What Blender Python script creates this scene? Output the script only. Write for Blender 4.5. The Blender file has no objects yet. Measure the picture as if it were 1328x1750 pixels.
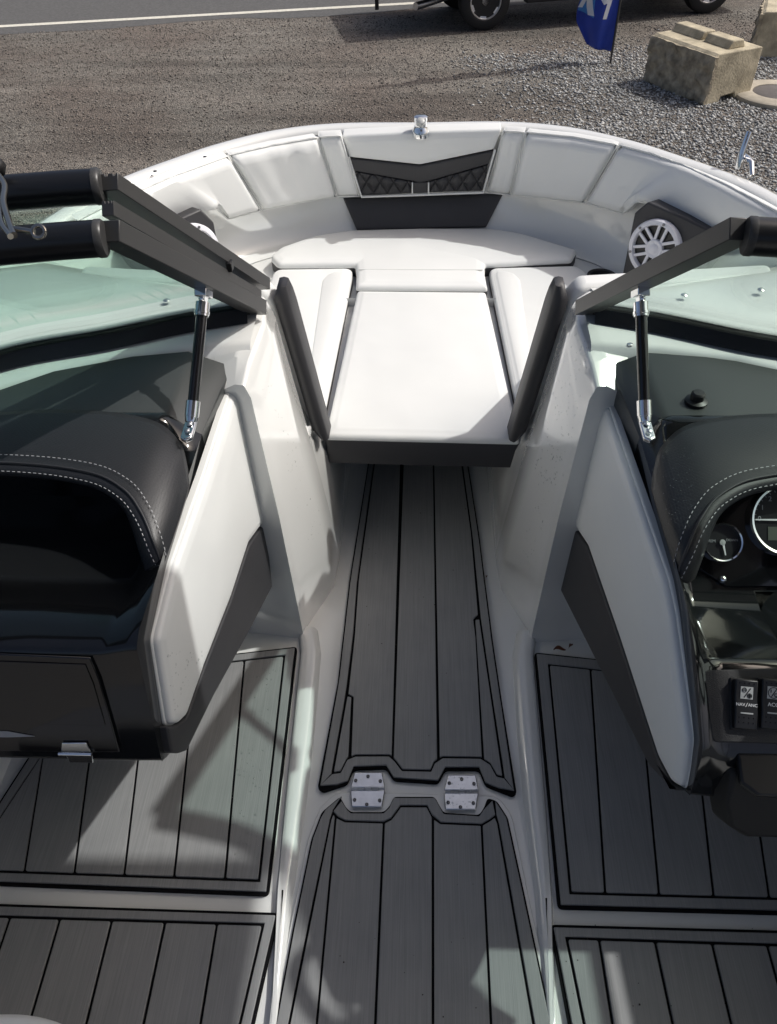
import bpy, bmesh, math, random
import numpy as np
from mathutils import Vector, Matrix, noise
random.seed(7); rng = np.random.default_rng(7)
scene = bpy.context.scene
COL = scene.collection
R = math.radians

# ------------------------------------------------------------------ camera
# boat frame: x to starboard, y to the bow, z up from the cockpit sole (metres); ground at z = -1.5
CAM_X, CAM_Z, PITCH, YAW, ROLL, FPX, PW, PH = .003, 1.75, 44.7, 3.176, 1.631, 1320., 1328., 1750.
_p, _y, _r = R(PITCH), R(YAW), R(ROLL)
FW = Vector((-math.sin(_y)*math.cos(_p), math.cos(_y)*math.cos(_p), -math.sin(_p)))
_rt = Vector((math.cos(_y), math.sin(_y), 0)); _up = _rt.cross(FW)
RT = _rt*math.cos(_r) - _up*math.sin(_r); UP = _rt*math.sin(_r) + _up*math.cos(_r)
CAMP = Vector((CAM_X, 0, CAM_Z))
cam_d = bpy.data.cameras.new('camera'); cam = bpy.data.objects.new('camera', cam_d); COL.objects.link(cam)
cam_d.sensor_fit = 'VERTICAL'; cam_d.sensor_height = 24; cam_d.lens = FPX/PH*24
cam_d.clip_start = .02; cam_d.clip_end = 500
m3 = Matrix((RT, UP, -FW)).transposed()
cam.matrix_world = Matrix.Translation(CAMP) @ m3.to_4x4()
scene.camera = cam

# ------------------------------------------------------------------ light
SUN = Vector((1.05, .33, 1.25)).normalized()
world = bpy.data.worlds.new('World'); scene.world = world; world.use_nodes = True
wn = world.node_tree; bg = wn.nodes['Background']
sky = wn.nodes.new('ShaderNodeTexSky'); sky.sky_type = 'NISHITA'; sky.sun_disc = False
sky.sun_elevation = math.asin(SUN.z); sky.sun_rotation = math.atan2(SUN.x, SUN.y)
sky.dust_density = 6.0; sky.air_density = .7; sky.ozone_density = .4
wn.links.new(sky.outputs[0], bg.inputs[0]); bg.inputs[1].default_value = .12
sun_d = bpy.data.lights.new('sun', 'SUN'); sun_d.energy = 2.7; sun_d.angle = R(.8); sun_d.color = (1, .99, .96)
sun = bpy.data.objects.new('sun', sun_d); COL.objects.link(sun)
sun.rotation_euler = SUN.to_track_quat('Z', 'Y').to_euler(); sun.location = (5, 2, 8)
vs = scene.view_settings; vs.view_transform = 'Standard'; vs.look = 'None'; vs.exposure = .08; vs.gamma = 1
scene.cycles.max_bounces = 10; scene.cycles.transparent_max_bounces = 16
scene.cycles.caustics_reflective = False; scene.cycles.caustics_refractive = False
scene.cycles.use_denoising = True

# ------------------------------------------------------------------ helpers
def P(px, py, z=None, y=None, x=None, pl=None):
    """a surveyed point: sight line (px,py) met with a plane of known height / station / breadth"""
    d = FW + RT*((px-PW/2)/FPX) - UP*((py-PH/2)/FPX)
    if pl is not None: t = (pl[0]-CAMP).dot(pl[1])/d.dot(pl[1])
    elif z is not None: t = (z-CAMP.z)/d.z
    elif y is not None: t = (y-CAMP.y)/d.y
    else: t = (x-CAMP.x)/d.x
    return CAMP + d*t
def plane3(a, b, c):
    a, b, c = Vector(a), Vector(b), Vector(c); n = (b-a).cross(c-a).normalized()
    if n.dot(CAMP-a) < 0: n = -n
    return (a, n)
V = Vector
def mirx(p): return V((-p[0], p[1], p[2]))

MATS = {}
def mat(name, col, rough=.5, metal=0, coat=0, spec=.5, bump=None, var=0, vscale=8, trans=0, ior=1.45, coat_rough=.03, rvar=0):
    m = bpy.data.materials.new(name); m.use_nodes = True; nt = m.node_tree; N = nt.nodes; L = nt.links
    b = N['Principled BSDF']; b.inputs['Base Color'].default_value = (*col, 1); b.inputs['Roughness'].default_value = rough
    b.inputs['Metallic'].default_value = metal; b.inputs['Coat Weight'].default_value = coat; b.inputs['Coat Roughness'].default_value = coat_rough
    b.inputs['Specular IOR Level'].default_value = spec; b.inputs['Transmission Weight'].default_value = trans; b.inputs['IOR'].default_value = ior
    tc = N.new('ShaderNodeTexCoord'); geo = N.new('ShaderNodeNewGeometry')
    if var:
        nz = N.new('ShaderNodeTexNoise'); nz.inputs['Scale'].default_value = vscale; nz.inputs['Detail'].default_value = 6
        L.new(geo.outputs['Position'], nz.inputs['Vector'])
        mr = N.new('ShaderNodeMapRange'); mr.inputs[1].default_value = .3; mr.inputs[2].default_value = .7
        mr.inputs[3].default_value = 1-var; mr.inputs[4].default_value = 1+var; L.new(nz.outputs[0], mr.inputs[0])
        mx = N.new('ShaderNodeVectorMath'); mx.operation = 'SCALE'; mx.inputs[0].default_value = col
        L.new(mr.outputs[0], mx.inputs['Scale']); L.new(mx.outputs[0], b.inputs['Base Color'])
        if rvar:
            m2 = N.new('ShaderNodeMapRange'); m2.inputs[1].default_value = .3; m2.inputs[2].default_value = .7
            m2.inputs[3].default_value = rough-rvar; m2.inputs[4].default_value = rough+rvar
            L.new(nz.outputs[0], m2.inputs[0]); L.new(m2.outputs[0], b.inputs['Roughness'])
    if bump:
        kind, sc, st = bump[:3]
        mp = N.new('ShaderNodeMapping'); L.new(geo.outputs['Position'], mp.inputs[0])
        if kind == 'streak': mp.inputs['Scale'].default_value = (sc, sc*.03, sc)
        else: mp.inputs['Scale'].default_value = (sc, sc, sc)
        if kind == 'weave':
            w1 = N.new('ShaderNodeTexChecker'); w1.inputs['Scale'].default_value = 1; L.new(mp.outputs[0], w1.inputs[0]); out = w1.outputs['Fac']
        elif kind == 'voronoi':
            w1 = N.new('ShaderNodeTexVoronoi'); w1.inputs['Scale'].default_value = 1; L.new(mp.outputs[0], w1.inputs[0]); out = w1.outputs['Distance']
        else:
            w1 = N.new('ShaderNodeTexNoise'); w1.inputs['Scale'].default_value = 1; w1.inputs['Detail'].default_value = 3; L.new(mp.outputs[0], w1.inputs[0]); out = w1.outputs[0]
        bp = N.new('ShaderNodeBump'); bp.inputs['Strength'].default_value = st; bp.inputs['Distance'].default_value = bump[3] if len(bump) > 3 else .002
        L.new(out, bp.inputs['Height']); L.new(bp.outputs[0], b.inputs['Normal'])
    MATS[name] = m; return m

GEL = mat('white_gelcoat', (.725, .733, .712), .16, coat=1.0, var=.02, vscale=3, rvar=.03)
VIN = mat('white_vinyl', (.725, .737, .722), .42, bump=('noise', 420, .08), var=.02, vscale=5)
VIN2 = mat('white_vinyl_piping', (.70, .71, .69), .4)
CHV = mat('charcoal_vinyl', (.034, .034, .037), .5, bump=('noise', 600, .15), var=.06)
WEAVE = mat('woven_black_vinyl', (.022, .023, .026), .42, bump=('weave', 240, 1.0), var=.05)
CHG = mat('charcoal_gelcoat', (.010, .011, .012), .10, coat=.25, var=.03, vscale=4)
BLK = mat('black_plastic', (.012, .012, .013), .4)
BLKG = mat('black_gloss', (.006, .006, .007), .08, coat=.4)
TEXB = mat('textured_black_panel', (.022, .022, .023), .5, bump=('noise', 800, .7))
ANOD = mat('black_anodised', (.045, .045, .045), .38, bump=('noise', 300, .05))
RAIL = mat('black_rail', (.008, .009, .011), .3)
CHROME = mat('chrome', (.82, .83, .84), .09, metal=1)
STEEL = mat('brushed_steel', (.62, .64, .67), .3, metal=1, var=.08, vscale=60)
SCREW = mat('screw_steel', (.18, .18, .19), .3, metal=1)
GROOVE = mat('black_foam', (.006, .006, .007), .9, spec=.1)
SPKW = mat('speaker_white', (.72, .72, .76), .4)
STITCH = mat('white_thread', (.55, .55, .55), .7)
WHITEINK = mat('white_print', (.75, .75, .75), .5)
GREYINK = mat('grey_print', (.32, .33, .34), .5)
ICON = mat('grey_lens', (.42, .43, .42), .4)
RUB = mat('black_rubber', (.01, .01, .01), .6)

def eva_mat():
    m = mat('grey_foam_plank', (.20, .204, .206), .5, spec=.5); nt = m.node_tree; N = nt.nodes; L = nt.links; b = N['Principled BSDF']
    geo = N.new('ShaderNodeNewGeometry')
    mp = N.new('ShaderNodeMapping'); mp.inputs['Scale'].default_value = (420, 7, 60); L.new(geo.outputs['Position'], mp.inputs[0])
    nz = N.new('ShaderNodeTexNoise'); nz.inputs['Scale'].default_value = 1; nz.inputs['Detail'].default_value = 4; L.new(mp.outputs[0], nz.inputs['Vector'])
    n2 = N.new('ShaderNodeTexNoise'); n2.inputs['Scale'].default_value = 9; n2.inputs['Detail'].default_value = 7; L.new(geo.outputs['Position'], n2.inputs['Vector'])
    ad = N.new('ShaderNodeMath'); ad.operation = 'MULTIPLY_ADD'; L.new(n2.outputs[0], ad.inputs[0]); ad.inputs[1].default_value = .5; L.new(nz.outputs[0], ad.inputs[2])
    cr = N.new('ShaderNodeValToRGB'); cr.color_ramp.elements[0].position = .45; cr.color_ramp.elements[0].color = (.200, .205, .207, 1)
    cr.color_ramp.elements[1].position = 1.0; cr.color_ramp.elements[1].color = (.275, .279, .279, 1)
    L.new(ad.outputs[0], cr.inputs[0]); L.new(cr.outputs[0], b.inputs['Base Color'])
    bp = N.new('ShaderNodeBump'); bp.inputs['Strength'].default_value = .3; bp.inputs['Distance'].default_value = .001
    L.new(nz.outputs[0], bp.inputs['Height']); L.new(bp.outputs[0], b.inputs['Normal'])
    return m
EVA = eva_mat()
DTOP = mat('satin_charcoal_dash', (.050, .054, .054), .33, bump=('noise', 500, .12), var=.04)

def glass_mat():
    m = bpy.data.materials.new('green_tinted_glass'); m.use_nodes = True; N = m.node_tree.nodes; L = m.node_tree.links
    N.remove(N['Principled BSDF']); out = N['Material Output']
    tr = N.new('ShaderNodeBsdfTransparent'); tr.inputs[0].default_value = (.87, .955, .92, 1)
    gl = N.new('ShaderNodeBsdfGlossy'); gl.inputs['Roughness'].default_value = .02
    geo = N.new('ShaderNodeNewGeometry'); dt = N.new('ShaderNodeVectorMath'); dt.operation = 'DOT_PRODUCT'; L.new(geo.outputs['Normal'], dt.inputs[0]); L.new(geo.outputs['Incoming'], dt.inputs[1])
    ab = N.new('ShaderNodeMath'); ab.operation = 'ABSOLUTE'; L.new(dt.outputs['Value'], ab.inputs[0])
    iv = N.new('ShaderNodeMath'); iv.operation = 'SUBTRACT'; iv.inputs[0].default_value = 1; L.new(ab.outputs[0], iv.inputs[1])
    pw = N.new('ShaderNodeMath'); pw.operation = 'POWER'; L.new(iv.outputs[0], pw.inputs[0]); pw.inputs[1].default_value = 5
    fr = N.new('ShaderNodeMath'); fr.operation = 'MULTIPLY_ADD'; L.new(pw.outputs[0], fr.inputs[0]); fr.inputs[1].default_value = .95; fr.inputs[2].default_value = .045; fr.use_clamp = True
    mx = N.new('ShaderNodeMixShader'); L.new(fr.outputs[0], mx.inputs[0]); L.new(tr.outputs[0], mx.inputs[1]); L.new(gl.outputs[0], mx.inputs[2])
    L.new(mx.outputs[0], out.inputs[0]); return m
GLASS = glass_mat()
def quilt_mat():
    m = mat('quilted_charcoal_vinyl', (.03, .03, .033), .5); N = m.node_tree.nodes; L = m.node_tree.links; b = N['Principled BSDF']
    geo = N.new('ShaderNodeNewGeometry'); sp = N.new('ShaderNodeSeparateXYZ'); L.new(geo.outputs['Position'], sp.inputs[0])
    outs = []
    for s in (1, -1):
        a = N.new('ShaderNodeMath'); a.operation = 'MULTIPLY_ADD'; L.new(sp.outputs[2], a.inputs[0]); a.inputs[1].default_value = s*.62; L.new(sp.outputs[0], a.inputs[2])
        c = N.new('ShaderNodeMath'); c.operation = 'MULTIPLY'; L.new(a.outputs[0], c.inputs[0]); c.inputs[1].default_value = math.pi/.052
        d = N.new('ShaderNodeMath'); d.operation = 'SINE'; L.new(c.outputs[0], d.inputs[0])
        e = N.new('ShaderNodeMath'); e.operation = 'ABSOLUTE'; L.new(d.outputs[0], e.inputs[0])
        f = N.new('ShaderNodeMath'); f.operation = 'POWER'; L.new(e.outputs[0], f.inputs[0]); f.inputs[1].default_value = .45; outs.append(f)
    g = N.new('ShaderNodeMath'); g.operation = 'MINIMUM'; L.new(outs[0].outputs[0], g.inputs[0]); L.new(outs[1].outputs[0], g.inputs[1])
    bp = N.new('ShaderNodeBump'); bp.inputs['Strength'].default_value = 1; bp.inputs['Distance'].default_value = .012
    L.new(g.outputs[0], bp.inputs['Height']); L.new(bp.outputs[0], b.inputs['Normal']); return m
QUILT = quilt_mat()
def soften(m, sc, dist):   # broad, shallow unevenness of stuffed vinyl
    N = m.node_tree.nodes; L = m.node_tree.links; b = N['Principled BSDF']; geo = N.new('ShaderNodeNewGeometry')
    nz = N.new('ShaderNodeTexNoise'); nz.inputs['Scale'].default_value = sc; nz.inputs['Detail'].default_value = 1.2; nz.inputs['Distortion'].default_value = .6; L.new(geo.outputs['Position'], nz.inputs['Vector'])
    bp = N.new('ShaderNodeBump'); bp.inputs['Strength'].default_value = 1; bp.inputs['Distance'].default_value = dist; L.new(nz.outputs[0], bp.inputs['Height'])
    old = b.inputs['Normal'].links[0].from_node; L.new(bp.outputs[0], old.inputs['Normal'])
soften(VIN, 4, .007)
def drop_mat():
    m = GLASS.copy(); m.name = 'water_drop'; [n for n in m.node_tree.nodes if n.type == 'BSDF_TRANSPARENT'][0].inputs[0].default_value = (.97, .98, .98, 1); return m
DROP = drop_mat()

def obj(name, verts, faces, m, parent=None, smooth=None, bevel=0, seg=2, fix=True):
    me = bpy.data.meshes.new(name); me.from_pydata([tuple(v) for v in verts], [], faces)
    if fix:
        bm = bmesh.new(); bm.from_mesh(me); bmesh.ops.recalc_face_normals(bm, faces=bm.faces); bm.to_mesh(me); bm.free()
    for mm in (m if isinstance(m, (list, tuple)) else [m]): me.materials.append(mm)
    if smooth is not None:
        me.shade_smooth()
        if smooth < 179: me.set_sharp_from_angle(angle=R(smooth))
    o = bpy.data.objects.new(name, me); COL.objects.link(o)
    if parent: o.parent = parent
    if bevel:
        md = o.modifiers.new('bevel', 'BEVEL'); md.width = bevel; md.segments = seg; md.limit_method = 'ANGLE'; md.angle_limit = R(35)
        md.harden_normals = False
        me.shade_smooth(); me.set_sharp_from_angle(angle=R(60 if smooth is None else smooth))
    return o
def empty(name, loc=(0, 0, 0), parent=None):
    o = bpy.data.objects.new(name, None); COL.objects.link(o); o.empty_display_size = .1
    if parent: o.parent = parent
    return o
def tag(o, label, cat, group=None):
    o['label'] = label; o['category'] = cat
    if group: o['group'] = group
    return o
class MB:
    """collects simple solids into one mesh"""
    def __init__(s): s.v = []; s.f = []
    def add(s, v, f):
        k = len(s.v); s.v += [V(p) for p in v]; s.f += [tuple(i+k for i in q) for q in f]; return s
    def box(s, c, size, M=None):
        x, y, z = [k/2 for k in size]; c = V(c)
        v = [V((a*x, b*y, d*z)) for d in (-1, 1) for b in (-1, 1) for a in (-1, 1)]
        if M: v = [M @ p for p in v]
        return s.add([c+p for p in v], [(0, 1, 3, 2), (4, 6, 7, 5), (0, 4, 5, 1), (2, 3, 7, 6), (0, 2, 6, 4), (1, 5, 7, 3)])
    def prism(s, loop, vec):
        n = len(loop); vec = V(vec); lo = [V(p) for p in loop]
        return s.add(lo+[p+vec for p in lo], [tuple(range(n))[::-1], tuple(range(n, 2*n))]+[(i, (i+1) % n, n+(i+1) % n, n+i) for i in range(n)])
    def tube(s, path, r, n=10, cap=True, flat=1.0):
        path = [V(p) for p in path]; rings = []
        t0 = (path[1]-path[0]).normalized(); ref = V((0, 0, 1)) if abs(t0.z) < .9 else V((1, 0, 0))
        u = t0.cross(ref).normalized()
        for i, p in enumerate(path):
            t = (path[min(i+1, len(path)-1)]-path[max(i-1, 0)]).normalized()
            u = (u-t*u.dot(t)).normalized(); w = t.cross(u); rr = r[i] if isinstance(r, (list, tuple)) else r
            rings.append([p+(u*math.cos(a)+w*math.sin(a)*flat)*rr for a in [2*math.pi*k/n for k in range(n)]])
        return s.loft(rings, cap)
    def loft(s, rings, cap=True, closed=True):
        n = len(rings[0]); v = [p for r in rings for p in r]; f = []
        for i in range(len(rings)-1):
            for k in range(n if closed else n-1):
                f.append((i*n+k, i*n+(k+1) % n, (i+1)*n+(k+1) % n, (i+1)*n+k))
        if cap: f.append(tuple(range(n))[::-1]); f.append(tuple(range((len(rings)-1)*n, len(rings)*n)))
        return s.add(v, f)
    def lathe(s, prof, c, axis, n=24, cap=True):
        axis = V(axis).normalized(); c = V(c); ref = V((0, 0, 1)) if abs(axis.z) < .9 else V((1, 0, 0))
        u = axis.cross(ref).normalized(); w = axis.cross(u)
        return s.loft([[c+axis*h+(u*math.cos(a)+w*math.sin(a))*r for a in [2*math.pi*k/n for k in range(n)]] for r, h in prof], cap)
    def build(s, name, m, parent=None, smooth=40, bevel=0, seg=2): return obj(name, s.v, s.f, m, parent, smooth, bevel, seg)

def catmull(pts, n):
    pts = [V(p) for p in pts]; Q = [pts[0]*2-pts[1]]+pts+[pts[-1]*2-pts[-2]]; out = []
    for i in range(1, len(Q)-2):
        for k in range(n):
            t = k/n; a, b, c, d = Q[i-1], Q[i], Q[i+1], Q[i+2]
            out.append(.5*((2*b)+(c-a)*t+(2*a-5*b+4*c-d)*t*t+(3*b-a-3*c+d)*t**3))
    out.append(pts[-1]); return out
def basis(n):
    n = V(n).normalized(); ref = V((1, 0, 0)) if abs(n.x) < .9 else V((0, 1, 0))
    u = (ref-n*ref.dot(n)).normalized(); return u, n.cross(u), n
def corner_flags(pts):
    n = len(pts); return [(V(pts[i-1])-V(pts[i])).angle(V(pts[(i+1) % n])-V(pts[i])) > R(172) for i in range(n)]
def round2(pts, r, k=5, flags=None):
    out = []; n = len(pts); flags = flags or corner_flags(pts)
    for i in range(n):
        a, b, c = V(pts[i-1]), V(pts[i]), V(pts[(i+1) % n]); rr = r[i] if isinstance(r, (list, tuple)) else r
        e, g = (a-b), (c-b); d = min(rr, e.length*.45, g.length*.45)
        if flags[i]: out.append(b); continue
        if e.length < 1e-7 or g.length < 1e-7: out += [b]*(k+1); continue
        p0, p2 = b+e.normalized()*d, b+g.normalized()*d
        for j in range(k+1):
            t = j/k; out.append(p0*(1-t)**2+b*2*t*(1-t)+p2*t*t)
    return out
def inset2(pts, d):
    n = len(pts); area = sum(pts[i].x*pts[(i+1) % n].y-pts[(i+1) % n].x*pts[i].y for i in range(n)); s = 1 if area > 0 else -1; out = []
    for i in range(n):
        a, b, c = pts[i-1], pts[i], pts[(i+1) % n]
        e = (b-a); g = (c-b)
        if e.length < 1e-9: e = g
        if g.length < 1e-9: g = e
        e = e.normalized(); g = g.normalized(); n1 = V((-e.y, e.x))*s; n2 = V((-g.y, g.x))*s; m = n1+n2
        if m.length < 1e-6: m = n1
        m = m.normalized(); out.append(b+m*(d/max(.45, m.dot(n1))))
    return out
def cushion(name, outline, n, thick, m, parent=None, r=.02, corner=.03, side=None, crown=.004, k=5, side_name='side_band'):
    """outline lies on the TOP plane; body goes down -n by thick; rounded upper edge"""
    u, w, n = basis(n); o = sum((V(p) for p in outline), V())/len(outline)
    p2 = [V(((V(p)-o).dot(u), (V(p)-o).dot(w))) for p in outline]; h0 = [(V(p)-o).dot(n) for p in outline]
    sharp = p2; fl_ = corner_flags(p2); cl_ = corner if isinstance(corner, (list, tuple)) else [corner]*len(p2)
    def ins(i): return round2(inset2(sharp, i) if i > 0 else sharp, [max(c_-i*.8, .0025) for c_ in cl_], k, fl_)
    p2 = ins(0)
    def lift(q, h): return [o+u*a.x+w*a.y+n*h for a in q]
    prof = [(0, -r)]+[(r*(1-math.cos(a)), -r+r*math.sin(a)) for a in [R(18*j) for j in range(1, 6)]]
    rings = [lift(ins(i), h) for i, h in prof]
    rings.append(lift(ins(r*1.5), crown*.6)); rings.append(lift(ins(r*2.0), crown))
    b = MB(); low = lift(p2, -thick)
    if side is None: b.loft([low]+rings)
    else: b.loft([lift(ins(.004), -r-.006)]+rings)
    root = b.build(name, m, parent, 50)
    if side is not None:
        MB().loft([low, lift(p2, -r-.002), lift(ins(.003), -r+.002)]).build(side_name, side, root if parent is None else parent, 50)
    return root
def slab(name, loop, vec, m, parent, bevel=.0015, seg=2, corner=0, k=4):
    if corner:
        n = V(vec); u, w, nn = basis(n); o = V(loop[0])
        q = round2([V(((V(p)-o).dot(u), (V(p)-o).dot(w))) for p in loop], corner, k); hh = 0
        loop = [o+u*a.x+w*a.y for a in q]
    return MB().prism(loop, vec).build(name, m, parent, 40, bevel, seg)
def padgrid(name, top, bot, m, parent, puff=.028, nu=30, nv=12, wr=0, seed=0):
    """upholstered pad spanning a top and a bottom polyline"""
    def res(pl):
        pl = [V(p) for p in pl]; d = [0]
        for a, b in zip(pl, pl[1:]): d.append(d[-1]+(b-a).length)
        out = []
        for i in range(nu+1):
            t = d[-1]*i/nu; k = max(j for j in range(len(d)-1) if d[j] <= t+1e-9); f = (t-d[k])/max(1e-9, d[k+1]-d[k]); out.append(pl[k].lerp(pl[k+1], min(1, f)))
        return out
    T, B = res(top), res(bot); v = []; f = []
    for j in range(nv+1):
        for i in range(nu+1):
            a, b = i/nu, j/nv; p = B[i].lerp(T[i], b)
            i0, i1 = max(0, i-1), min(nu, i+1)
            n = (B[i1].lerp(T[i1], b)-B[i0].lerp(T[i0], b)).cross(T[i]-B[i]).normalized()
            if n.dot(CAMP-p) < 0: n = -n
            wdt = (T[-1]-T[0]).length; hgt = (T[i]-B[i]).length
            e = min(min(a, 1-a)*wdt, min(b, 1-b)*hgt); q = min(1, e/.022); h = puff*math.sqrt(max(0, 1-(1-q)**2))
            if wr: h += wr*(math.sin(a*22+seed+2.2*b)*.5+noise.noise(V((a*5+seed, b*2.2, seed))))*q
            v.append(p+n*h)
    w = nu+1
    for j in range(nv):
        for i in range(nu): f.append((j*w+i, j*w+i+1, (j+1)*w+i+1, (j+1)*w+i))
    # back skirt
    edge = [i for i in range(w)]+[j*w+nu for j in range(1, nv+1)]+[nv*w+i for i in range(nu-1, -1, -1)]+[j*w for j in range(nv-1, 0, -1)]
    k0 = len(v); c = sum(v, V())/len(v)
    nn = (T[nu//2]-B[nu//2]).cross(B[-1]-B[0]).normalized(); nn = nn if nn.dot(c-CAMP) > 0 else -nn
    for e in edge: v.append(v[e]+nn*.03)
    for i in range(len(edge)): f.append((edge[i], k0+i, k0+(i+1) % len(edge), edge[(i+1) % len(edge)]))
    o = obj(name, v, f, m, parent, 60)
    rim = [B[i] for i in range(nu+1)]+[T[i] for i in range(nu, -1, -1)]
    MB().tube([p-nn*.003 for p in rim]+[rim[0]-nn*.003], .0032, 6, False).build('piping', VIN2, o, 60)
    return o
def text_mesh(name, s, size, M, m, parent, extrude=.0004):
    cu = bpy.data.curves.new(name, 'FONT'); cu.body = s; cu.size = size; cu.align_x = 'CENTER'; cu.align_y = 'CENTER'; cu.extrude = extrude
    t = bpy.data.objects.new('tmp', cu); COL.objects.link(t); bpy.context.view_layer.update()
    me = bpy.data.meshes.new_from_object(t.evaluated_get(bpy.context.evaluated_depsgraph_get())); bpy.data.objects.remove(t)
    me.transform(M); me.materials.clear(); me.materials.append(m); o = bpy.data.objects.new(name, me); COL.objects.link(o); o.parent = parent; return o
def frame_at(o, u, n):
    n = V(n).normalized(); u = V(u); u = (u-n*u.dot(n)).normalized(); w = n.cross(u)
    return Matrix.Translation(V(o)) @ Matrix((u, w, n)).transposed().to_4x4()
#@@STRUCT
# ================================================================== the setting: yard and road
GZ = -1.5
def ground_mat():
    m = bpy.data.materials.new('gravel_ground'); m.use_nodes = True; N = m.node_tree.nodes; L = m.node_tree.links; b = N['Principled BSDF']
    b.inputs['Roughness'].default_value = .85; b.inputs['Specular IOR Level'].default_value = .25
    geo = N.new('ShaderNodeNewGeometry')
    big = N.new('ShaderNodeTexNoise'); big.inputs['Scale'].default_value = .55; big.inputs['Detail'].default_value = 5; big.inputs['Roughness'].default_value = .6; L.new(geo.outputs['Position'], big.inputs['Vector'])
    r1 = N.new('ShaderNodeValToRGB'); e = r1.color_ramp.elements
    e[0].position = .36; e[0].color = (.138, .118, .103, 1); e[1].position = .62; e[1].color = (.180, .168, .150, 1); L.new(big.outputs[0], r1.inputs[0])
    vo = N.new('ShaderNodeTexVoronoi'); vo.inputs['Scale'].default_value = 48; L.new(geo.outputs['Position'], vo.inputs['Vector'])
    r2 = N.new('ShaderNodeValToRGB'); e = r2.color_ramp.elements
    e[0].position = 0; e[0].color = (.55, .55, .55, 1); e[1].position = 1; e[1].color = (1.38, 1.36, 1.32, 1)
    sp = N.new('ShaderNodeSeparateXYZ'); L.new(vo.outputs['Color'], sp.inputs[0]); L.new(sp.outputs[0], r2.inputs[0])
    mx = N.new('ShaderNodeMix'); mx.data_type = 'RGBA'; mx.blend_type = 'MULTIPLY'; mx.inputs[0].default_value = 1
    L.new(r1.outputs[0], mx.inputs[6]); L.new(r2.outputs[0], mx.inputs[7])
    fine = N.new('ShaderNodeTexNoise'); fine.inputs['Scale'].default_value = 90; fine.inputs['Detail'].default_value = 4; L.new(geo.outputs['Position'], fine.inputs['Vector'])
    m2 = N.new('ShaderNodeMapRange'); m2.inputs[1].default_value = .3; m2.inputs[2].default_value = .7; m2.inputs[3].default_value = .7; m2.inputs[4].default_value = 1.3; L.new(fine.outputs[0], m2.inputs[0])
    sc = N.new('ShaderNodeVectorMath'); sc.operation = 'SCALE'; L.new(mx.outputs[2], sc.inputs[0]); L.new(m2.outputs[0], sc.inputs['Scale'])
    mp = N.new('ShaderNodeMapping'); mp.inputs['Scale'].default_value = (.22, 1.5, 1); mp.inputs['Rotation'].default_value = (0, 0, -.17); L.new(geo.outputs['Position'], mp.inputs[0])
    tr = N.new('ShaderNodeTexNoise'); tr.inputs['Scale'].default_value = 1; tr.inputs['Detail'].default_value = 5; tr.inputs['Roughness'].default_value = .65; L.new(mp.outputs[0], tr.inputs['Vector'])
    m3_ = N.new('ShaderNodeMapRange'); m3_.inputs[1].default_value = .34; m3_.inputs[2].default_value = .66; m3_.inputs[3].default_value = .68; m3_.inputs[4].default_value = 1.32; L.new(tr.outputs[0], m3_.inputs[0])
    s2 = N.new('ShaderNodeVectorMath'); s2.operation = 'SCALE'; L.new(sc.outputs[0], s2.inputs[0]); L.new(m3_.outputs[0], s2.inputs['Scale'])
    L.new(s2.outputs[0], b.inputs['Base Color'])
    bp = N.new('ShaderNodeBump'); bp.inputs['Strength'].default_value = .9; bp.inputs['Distance'].default_value = .02; bp.invert = True
    L.new(vo.outputs['Distance'], bp.inputs['Height']); L.new(bp.outputs[0], b.inputs['Normal']); return m
GROUND = ground_mat()
ASPH = mat('asphalt', (.095, .094, .092), .85, bump=('noise', 120, .8), var=.22, vscale=25)
PAINT = mat('road_paint', (.62, .60, .52), .7, var=.15, vscale=20)
g = obj('ground', [(-120, -60, GZ), (120, -60, GZ), (120, 200, GZ), (-120, 200, GZ)], [(0, 1, 2, 3)], GROUND); g['kind'] = 'structure'
# road edge direction from the painted line
a, b = P(0, 46, z=GZ), P(660, 9, z=GZ); d = (b-a); d.z = 0; d.normalize(); nrm = V((-d.y, d.x, 0))
def strip(name, off0, off1, dz, m, wob=0):
    v = []; f = []
    for i in range(161):
        c = a+d*(i-80)*.8; k = noise.noise(c*.9)*wob+noise.noise(c*4)*wob*.3
        v += [c+nrm*(off0+k)+V((0, 0, dz)), c+nrm*off1+V((0, 0, dz))]
    f = [(2*i, 2*i+2, 2*i+3, 2*i+1) for i in range(160)]
    return obj(name, v, f, m)
rd = strip('road', -.42, 9, .004, ASPH, .30); rd['kind'] = 'structure'
ln = strip('road_edge_line', -.07, .09, .008, PAINT); ln['kind'] = 'structure'
ln2 = strip('road_centre_line', 3.6, 3.72, .008, PAINT); ln2['kind'] = 'structure'

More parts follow.
